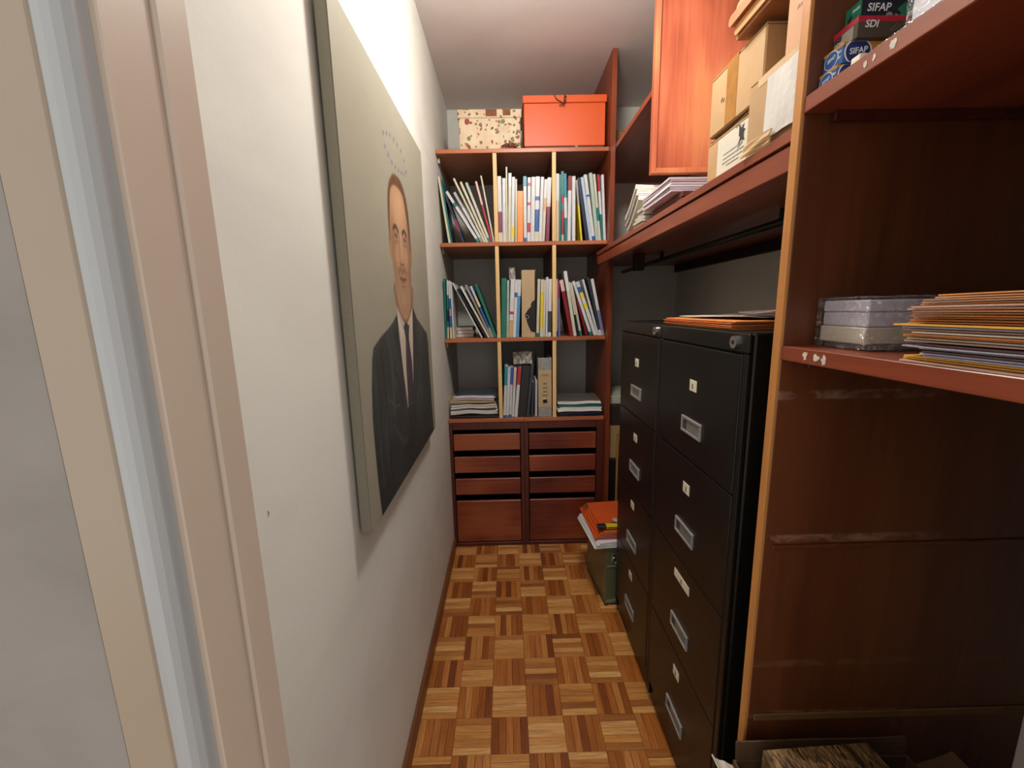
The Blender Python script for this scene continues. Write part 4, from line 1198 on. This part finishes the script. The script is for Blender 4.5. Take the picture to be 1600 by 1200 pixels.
# ------------------------------------------------------------------ green metal chest and its load
GREEN = plain('olive_enamel', '#5a6148', .28, .12, 12, bmp=.05)
t = thing('metal_chest', 'olive green metal chest on the parquet between filing cabinet and drawers', 'chest', (.566, 1.945, 0), (0, 0, .10))
obj('body', boxes(((-.135, -.135, .006), (.14, .16, .288)), bevel=.004, seg=2), GREEN, t)
obj('lid', boxes(((-.139, -.139, .2885), (.144, .164, .3045)), bevel=.004, seg=2), GREEN, t)
obj('skid', boxes(((-.135, -.135, 0), (-.120, .16, .006)), ((.125, -.135, 0), (.14, .16, .006))), GAP, t)
obj('front_band', boxes(((-.128, -.1385, .205), (.133, -.135, .212)), ((-.128, -.1385, .018), (.133, -.135, .03))), plain('worn_olive', '#7b7f66', .35, .2), t)
lt_ = obj('latch', boxes(((-.014, -.143, .235), (.014, -.1392, .275)), bevel=.002), CHROME, t, (-.095, 0, 0))
obj('latch_loop', tube_bm([(.011 * math.cos(q), -.146, .243 + .014 * math.sin(q)) for q in np.linspace(0, 2 * math.pi, 15)], .0022, 6), CHROME, lt_)
g = 'papers on the green chest'
for k in range(4):
    o = obj('paper_sheaf', slab_bm(.26, .30, .0042, 10, 8, .004, 110, .0), (PAPER, plain('bluish_paper', '#b9bcc9', .6), PAPER, PAPER2)[k], None, (.502 + .006 * k, 1.945 + .004 * k, .3050 + k * .0062), (0, 0, .10 + .015 * k))
    tag(o, f'white papers on the green chest, {["lowest", "second from the bottom", "second from the top", "topmost"][k]} sheaf under the orange folders', 'papers', g)
OF = plain('burnt_orange_card', '#c4501c', .5, .08, 15)
for k in range(4):
    t = thing('hanging_folder', f'burnt orange folder on the green chest, {["lowest", "second from the bottom", "second from the top", "topmost"][k]} of four', 'folder', (.513 + .012 * k, 1.985, .3330 + k * .0095), (0, 0, .06 + .01 * k), 'orange folders on the green chest')
    obj('cover', slab_bm(.25, .315, .0015, 8, 8, .0015, 120), OF, t)
    obj('cover', slab_bm(.248, .313, .0015, 8, 8, .0015, 120), OF, t, (.001, 0, .0062))
    obj('inner_sheets', slab_bm(.24, .305, .0042, 8, 8, .0015, 120), PAPER, t, (.003, 0, .0017))
    if k > 1:
        obj('metal_clip', boxes(((-.130, .10, .0015), (-.118, .15, .0062)), bevel=.001), CHROME, t)
t = thing('utility_knife', 'yellow and black striped tool lying on the front of the orange folders', 'tool', (.487, 1.853, .3765), (0, 0, .04))
obj('handle', boxes(((-.045, -.015, 0), (.075, .015, .015)), bevel=.003, seg=2), plain('yellow_plastic', '#c9b81f', .3), t)
obj('black_grip', boxes(((-.072, -.016, .0), (-.030, .016, .0165)), bevel=.003), plain('black_rubber', '#161616', .5), t)
obj('black_stripe', boxes(((-.028, -.0153, .0055), (.076, .0153, .0095))), plain('black_rubber', '#161616', .5), t)
tag(obj('crumpled_foil', slab_bm(.05, .03, .002, 8, 6, .012, 131), CRUMP, None, (.520, 1.905, .3765), (0, 0, .4)), 'small crumpled clear wrapper behind the yellow and black tool', 'wrapper')

# ------------------------------------------------------------------ boxes stacked in the nook behind the bookcase panel
t, *_ = carton('archive_box', 'black archive crate at the bottom of the stack in the nook beyond the far cabinet', .585, .93, 2.36, 2.74, .0005, .535, plain('black_card', '#121316', .5))
t, *_ = carton('archive_box', 'beige cardboard archive box in the nook, on the black crate', .588, .92, 2.365, 2.73, .5355, .738, plain('beige_card', '#a98a5c', .7))
t, *_ = carton('archive_box', 'dark brown box in the nook, on the beige archive box', .586, .92, 2.362, 2.72, .7385, .862, plain('dark_brown_card', '#2c1f17', .6))
t, *_ = carton('archive_box', 'flat white lidded box topping the stack in the nook', .590, .90, 2.38, 2.70, .8625, .912, plain('white_card', '#c4c1ae', .6))
tag(obj('wooden_batten', boxes(((0, -.006, 0), (.012, .006, .70)), bevel=.001), wood('batten_wood', '#8a6236', '#b08448', 'z'), None, (.626, 2.335, 0)), 'thin wooden batten standing in front of the black crate in the nook', 'batten')

# ------------------------------------------------------------------ near shelves: clip boxes, wrapped packs, envelopes
def prism_label(name, bm, mat, t, loc=(0, 0, 0)):
    return obj(name, bm, mat, t, loc)
BLUEB = plain('clip_box_blue', '#2c63a8', .4, .05, 20)
NAVYB = plain('clip_box_navy', '#1c2f66', .4, .05, 20)
YEL = plain('clip_box_amber', '#c58a35', .4, .05, 20)
GRNB = plain('clip_box_green', '#1f7a5b', .4, .05, 20)
DKB = plain('clip_box_dark', '#1b1f2e', .4, .05, 20)
OLB = plain('clip_box_olive', '#4a4034', .4, .1, 20)
REDB = plain('clip_box_red', '#b02038', .4, .05, 20)
LTG = plain('clip_box_grey', '#9a948a', .4, .05, 20)
SH = 1.7452
g = 'paper clip boxes on the upper near shelf'
def clip_box(x0, x1, y0, y1, z0, z1, body, label):
    base = ((x0 + x1) / 2, (y0 + y1) / 2, z0)
    t = thing('clip_box', label, 'box', base, (0, 0, 0), g)
    hx, hy, h = (x1 - x0) / 2, (y1 - y0) / 2, z1 - z0
    obj('body', boxes(((-hx, -hy, 0), (hx, hy, h)), bevel=.0008), body, t)
    return t, hx, hy, h
for k, (x0, x1, y0, z0) in enumerate(((.508, .600, .700, SH), (.512, .604, .696, SH + .0285))):
    t, hx, hy, h = clip_box(x0, x1, y0, .7355, z0, z0 + .028, BLUEB, ('lower', 'upper')[k] + ' blue paper clip box with a round white-edged emblem on the near shelf')
    obj('amber_band', boxes(((-hx - .0003, -hy - .0003, h - .004), (hx + .0003, hy, h + .0002))), YEL, t)
    obj('amber_panel', boxes(((-.012, -.0003, .002), (hx + .0002, 0, h - .004))), YEL, t, (0, -hy, 0))
    for face in (0, 1):
        rot, loc, r_ = ((FACE_CAM, (-hx + .022, -hy - .0004, .0145), .0185), (FACE_AISLE, (-hx - .0004, .0025, .0142), .0125))[face]
        w_ = [(r_ * 1.12 * math.cos(q), max(-.0135, min(.0138, r_ * math.sin(q)))) for q in np.linspace(0, 2 * math.pi, 28, endpoint=False)]
        w2 = [(r_ * math.cos(q), max(-.0130, min(.0133, r_ * .9 * math.sin(q)))) for q in np.linspace(0, 2 * math.pi, 28, endpoint=False)]
        obj('emblem_rim', poly_bm(w_, .0003), WHITEINK, t, loc, rot)
        em = obj('round_emblem', poly_bm(w2, .0006), NAVYB if face == 0 else BLUEB, t, loc, rot)
        text('lettering', 'SIFAP', .0115 if face == 0 else .0068, WHITEINK, em, (0, .001, .0007), (0, 0, .12), shear=.1, sx=1.0)
    text('small_lettering', 'Clips', .0048, WHITEINK, t, (-hx - .0007, -.0128, .018), FACE_AISLE)
    text('small_lettering', '00', .0048, WHITEINK, t, (-hx - .0007, -.0138, .010), FACE_AISLE)
t, hx, hy, h = clip_box(.524, .612, .688, .7355, SH + .0572, SH + .0852, OLB, 'olive grey paper clip box with a red lid band, between blue and green boxes')
obj('red_band', boxes(((-hx - .0003, -hy - .0003, h - .0075), (hx + .0003, hy, h + .0002))), REDB, t)
obj('grey_panel', boxes(((-.0003, -.016, .002), (0, .006, h - .008))), LTG, t, (-hx, 0, 0))
text('lettering', 'SDI', .0135, WHITEINK, t, (-hx + .020, -hy - .0004, h * .62), FACE_CAM, shear=.15)
text('lettering', 'SDI', .010, WHITEINK, t, (-hx - .0004, .013, .008), FACE_AISLE, shear=.15)
for q in range(2):
    pts = [(0, 0, 0), (.010, 0, .010), (.013, 0, .009), (.003, 0, -.002), (.001, 0, 0), (.008, 0, .0075)]
    obj('printed_clip', tube_bm([(p[0], p[1], p[2]) for p in pts], .0006, 4), plain('clip_print', '#6e6458', .5), t, (.004 + q * .007, -hy - .0006, .008))
bm = bmesh.new()
for q in range(4):
    for s in range(3):
        box_bm(bm, (.022 + s * .006, -hy - .0004, .006 + q * .004), (.026 + s * .006, -hy, .0072 + q * .004))
obj('small_print', bm, plain('clip_print', '#6e6458', .5), t)
t, hx, hy, h = clip_box(.540, .622, .706, .7355, SH + .0856, SH + .1186, DKB, 'dark paper clip box with a green end, topmost of the box stack')
obj('green_end', boxes(((-hx - .0004, -hy, .0004), (-hx, hy, h - .0002)), ((-hx - .0004, -hy + .001, h), (-hx + .03, hy, h + .0003))), GRNB, t)
text('lettering', 'SIFAP', .0150, WHITEINK, t, (-hx + .026, -hy - .0004, .021), FACE_CAM, shear=.15)
obj('round_badge', poly_bm([(.0052 * math.cos(q), .0052 * math.sin(q)) for q in np.linspace(0, 2 * math.pi, 16, endpoint=False)], .0004), LTG, t, (-.010 + .012, -hy, .010), FACE_CAM)
text('small_lettering', 'Pines', .0065, LTG, t, (.017, -hy - .0004, .010), FACE_CAM)
obj('green_splash', poly_bm([(.012 * math.cos(q) * (1 + .25 * math.sin(5 * q)), .010 * math.sin(q) * (1 + .2 * math.cos(3 * q))) for q in np.linspace(0, 2 * math.pi, 24, endpoint=False)], .0004), GRNB, t, (.028, -hy, .0165), FACE_CAM)
obj('black_pin', poly_bm([(-.006, .002), (.001, .006), (.003, .001), (-.004, -.008)], .0004), INK, t, (-hx - .0004, .004, .016), FACE_AISLE)
text('small_lettering', 'PINES', .0055, WHITEINK, t, (-hx - .0008, -.006, .024), FACE_AISLE)
# white ream in film at the right of the clip boxes
t = thing('paper_ream', 'white paper ream wrapped in shiny clear film on the upper near shelf', 'ream', (.655, .525, SH))
obj('paper_block', boxes(((-.105, -.13, .001), (.105, .105, .085)), bevel=.002), plain('ream_paper', '#dedcdc', .5, .03), t)
bmf = boxes(((-.110, -.135, .0002), (.110, .110, .090)), bevel=.004, seg=2)
obj('film_wrap', bmf, FILM, t)
obj('film_hem', slab_bm(.034, .25, .0006, 8, 16, .014, 140), film('shiny_film', .6, (.9, .9, .95), 40), t, (-.128, -.015, .001))
tag(obj('cream_card', boxes(((-.010, -.008, 0), (.010, .008, .012)), bevel=.001), CARD, None, (.505, .648, SH)), 'small cream card block by the blue clip boxes on the upper shelf', 'card')

# packs in clear film on the lower near shelf
g = 'film-wrapped packs on the lower near shelf'
SL = 1.3462
for k, (z, h, m_, dx) in enumerate(((SL, .009, plain('grey_board', '#6f6a66', .6), .008), (SL + .0094, .026, plain('cream_pack', '#cfc7ae', .55, .04), 0), (SL + .0360, .022, plain('white_pack', '#c9c5cb', .55, .04), .003), (SL + .0586, .018, plain('white_pack', '#c9c5cb', .55, .04), .002))):
    t = thing('paper_pack', ['thin grey board at the bottom of the film-wrapped packs on the lower shelf', 'cream paper pack in film, just above the thin grey board', 'white paper pack in film, second from the top on the lower shelf', 'white paper pack in film, topmost on the lower shelf'][k], 'pack', (.655, .666, z), (0, 0, -.06 + R.uniform(-.01, .01)), g)
    obj('paper_block', boxes(((-.115 + dx, -.048, 0), (.115, .050, h)), bevel=.002), m_, t)
bm = boxes(((-.121, -.057, 0), (.122, .057, .081)), bevel=.004, seg=3)
bm.normal_update()
bmesh.ops.delete(bm, geom=[f for f in bm.faces if f.normal.z < -.9], context='FACES')
bmesh.ops.subdivide_edges(bm, edges=[e for e in bm.edges if e.calc_length() > .05], cuts=14, use_grid_fill=True)
rr = random.Random(5)
for v in bm.verts:
    if v.co.z > .01:
        q = .0016 * math.sin(90 * v.co.x + 40 * v.co.z) * math.cos(70 * v.co.z + 30 * v.co.y) + rr.uniform(-.0012, .0012)
        v.co += Vector((0, q if v.co.y < 0 else 0, q if v.co.z > .07 else 0))
o = obj('film_wrap', bm, film('wrinkled_film', .2, (.95, .95, 1), 55, 2.2), None, (.655, .666, SL + .0004), (0, 0, -.06))
tag(o, 'crinkled clear film wrapped round the white and cream packs on the lower shelf', 'film')
# envelopes stacked at the front of the lower near shelf
g = 'envelopes piled on the lower near shelf'
spec = ['pk', 'ye', 'ye', 'gw', 'gw', 'dk', 'wh', 'gw', 'dk', 'pk', 'wh', 'mn', 'br', 'wh', 'pk', 'gw', 'ye', 'mn', 'br', 'mn', 'br', 'mn', 'br', 'pk', 'pk', 'mn', 'pk', 'mn', 'pk', 'or']
EM = dict(pk=MANILA2, ye=YELLOWENV, gw=plain('bluish_grey_paper', '#9b97a8', .6, .08, 30), dk=plain('dark_plum_paper', '#4a3038', .6, .1), wh=plain('warm_white_paper', '#cbbfb2', .6, .06), mn=MANILA, br=MANILA3)
EM['or'] = plain('orange_manila', '#d08a45', .6, .08, 12)
EW = dict(pk='pinkish kraft envelope', ye='yellow envelope', gw='bluish grey paper sheaf', dk='dark plum folder', wh='warm white paper sheaf', mn='tan manila envelope', br='brown kraft envelope')
EW['or'] = 'orange manila envelope'
z = SL
NE = len(spec)
reach = [0, .002, .001, -.030, -.026, -.030, -.016, -.004, -.020, .002, 0, .004, -.002, -.010, .006, .004, .010, .002, 0, -.004, -.008, -.010, -.012, -.002, -.010, -.014, -.018, -.020, -.026, -.032]
num = 'bottom second third fourth fifth sixth seventh eighth ninth tenth eleventh twelfth thirteenth fourteenth fifteenth sixteenth seventeenth eighteenth nineteenth twentieth twenty-first twenty-second twenty-third twenty-fourth twenty-fifth twenty-sixth twenty-seventh twenty-eighth twenty-ninth topmost'.split()
for k, s in enumerate(spec):
    th = .0013 + .0008 * R.random()
    y1 = .512 + reach[k]
    sy = .198 + R.uniform(-.01, .006) + reach[k] * .6
    sy = min(sy, y1 - .302)
    tilt = -.0004 * k
    o = obj('envelope' if s not in ('gw', 'wh', 'dk') else 'paper_sheaf', slab_bm(.30, sy, th, 6, 10, .0009, 200 + k // 3), EM[s], None, (.640 + R.uniform(-.006, .006), y1 - sy / 2, z), (tilt, 0, R.uniform(-.012, .012)))
    tag(o, f'{EW[s]} in the near shelf pile, ' + ('bottom one' if k == 0 else 'topmost one' if k == NE - 1 else num[k] + ' from the bottom'), 'envelope' if 'envelope' in EW[s] else 'papers', g)
    z += th + .0010

# ------------------------------------------------------------------ open carton on the floor in front of the panel
t = thing('open_carton', 'open cardboard carton on the floor below the walnut panel, flaps up', 'carton', (.625, .572, 0))
hx, hy, h = .180, .132, .500
DKC = plain('carton_dark', '#5a4028', .8, .12, 9, bmp=.12)
obj('body', boxes(((-hx, -hy, 0), (hx, hy, .004)), ((-hx, -hy, .004), (-hx + .004, hy, h)), ((hx - .004, -hy, .004), (hx, hy, h)), ((-hx + .004, -hy, .004), (hx - .004, -hy + .004, h)), ((-hx + .004, hy - .004, .004), (hx - .004, hy, h))), DKC, t)
obj('flap', slab_bm(.35, .040, .003, 10, 4, .004, 301), DKC, t, (0, hy + .006, h + .0205), (1.48, 0, 0))
obj('flap', slab_bm(.052, .25, .003, 5, 10, .010, 302, .016), plain('pale_carton_lining', '#d6ccbd', .8), t, (-hx - .022, 0, h + .018), (0, -2.62, 0))
obj('flap', slab_bm(.075, .24, .003, 4, 8, .004, 303), DKC, t, (hx + .034, -.01, h + .012), (0, -.35, 0))
wb = bpy.data.materials.new('wood_print_paper')
nt, N, L, b = nodes(wb)
n1 = noise(nt, coords(nt, (120, 26, 60), False), 1, 4, .7, 1.2)
n2 = noise(nt, coords(nt, (14, 9, 10), False), 1, 3, .6)
r1 = ramp(nt, [(.40, srgb('#2a1b0e')), (.50, srgb('#6e5230')), (.62, srgb('#a98350'))])
L.new(n1.outputs[0], r1.inputs[0])
r2 = ramp(nt, [(.35, (.45, .42, .40)), (.6, (1, 1, 1))])
L.new(n2.outputs[0], r2.inputs[0])
mx = N.new('ShaderNodeMix'); mx.data_type = 'RGBA'; mx.blend_type = 'MULTIPLY'; mx.inputs[0].default_value = 1
L.new(r1.outputs[0], mx.inputs[6]); L.new(r2.outputs[0], mx.inputs[7]); L.new(mx.outputs[2], b.inputs['Base Color'])
b.inputs['Roughness'].default_value = .55
t2 = thing('patterned_box', 'brown wood-patterned box with dark handwriting inside the open carton', 'box', (.586, .575, .0045), (0, 0, .04))
obj('body', boxes(((-.105, -.105, 0), (.108, .096, .566)), bevel=.002), wb, t2)
for n, (xa, l) in enumerate(((-.07, .06), (.0, .05))):
    obj('handwriting', tube_bm([(xa + l * k / 12, .045 + .012 * math.sin(k * 1.7 + n), .5666) for k in range(13)], .0014, 4), INK, t2)
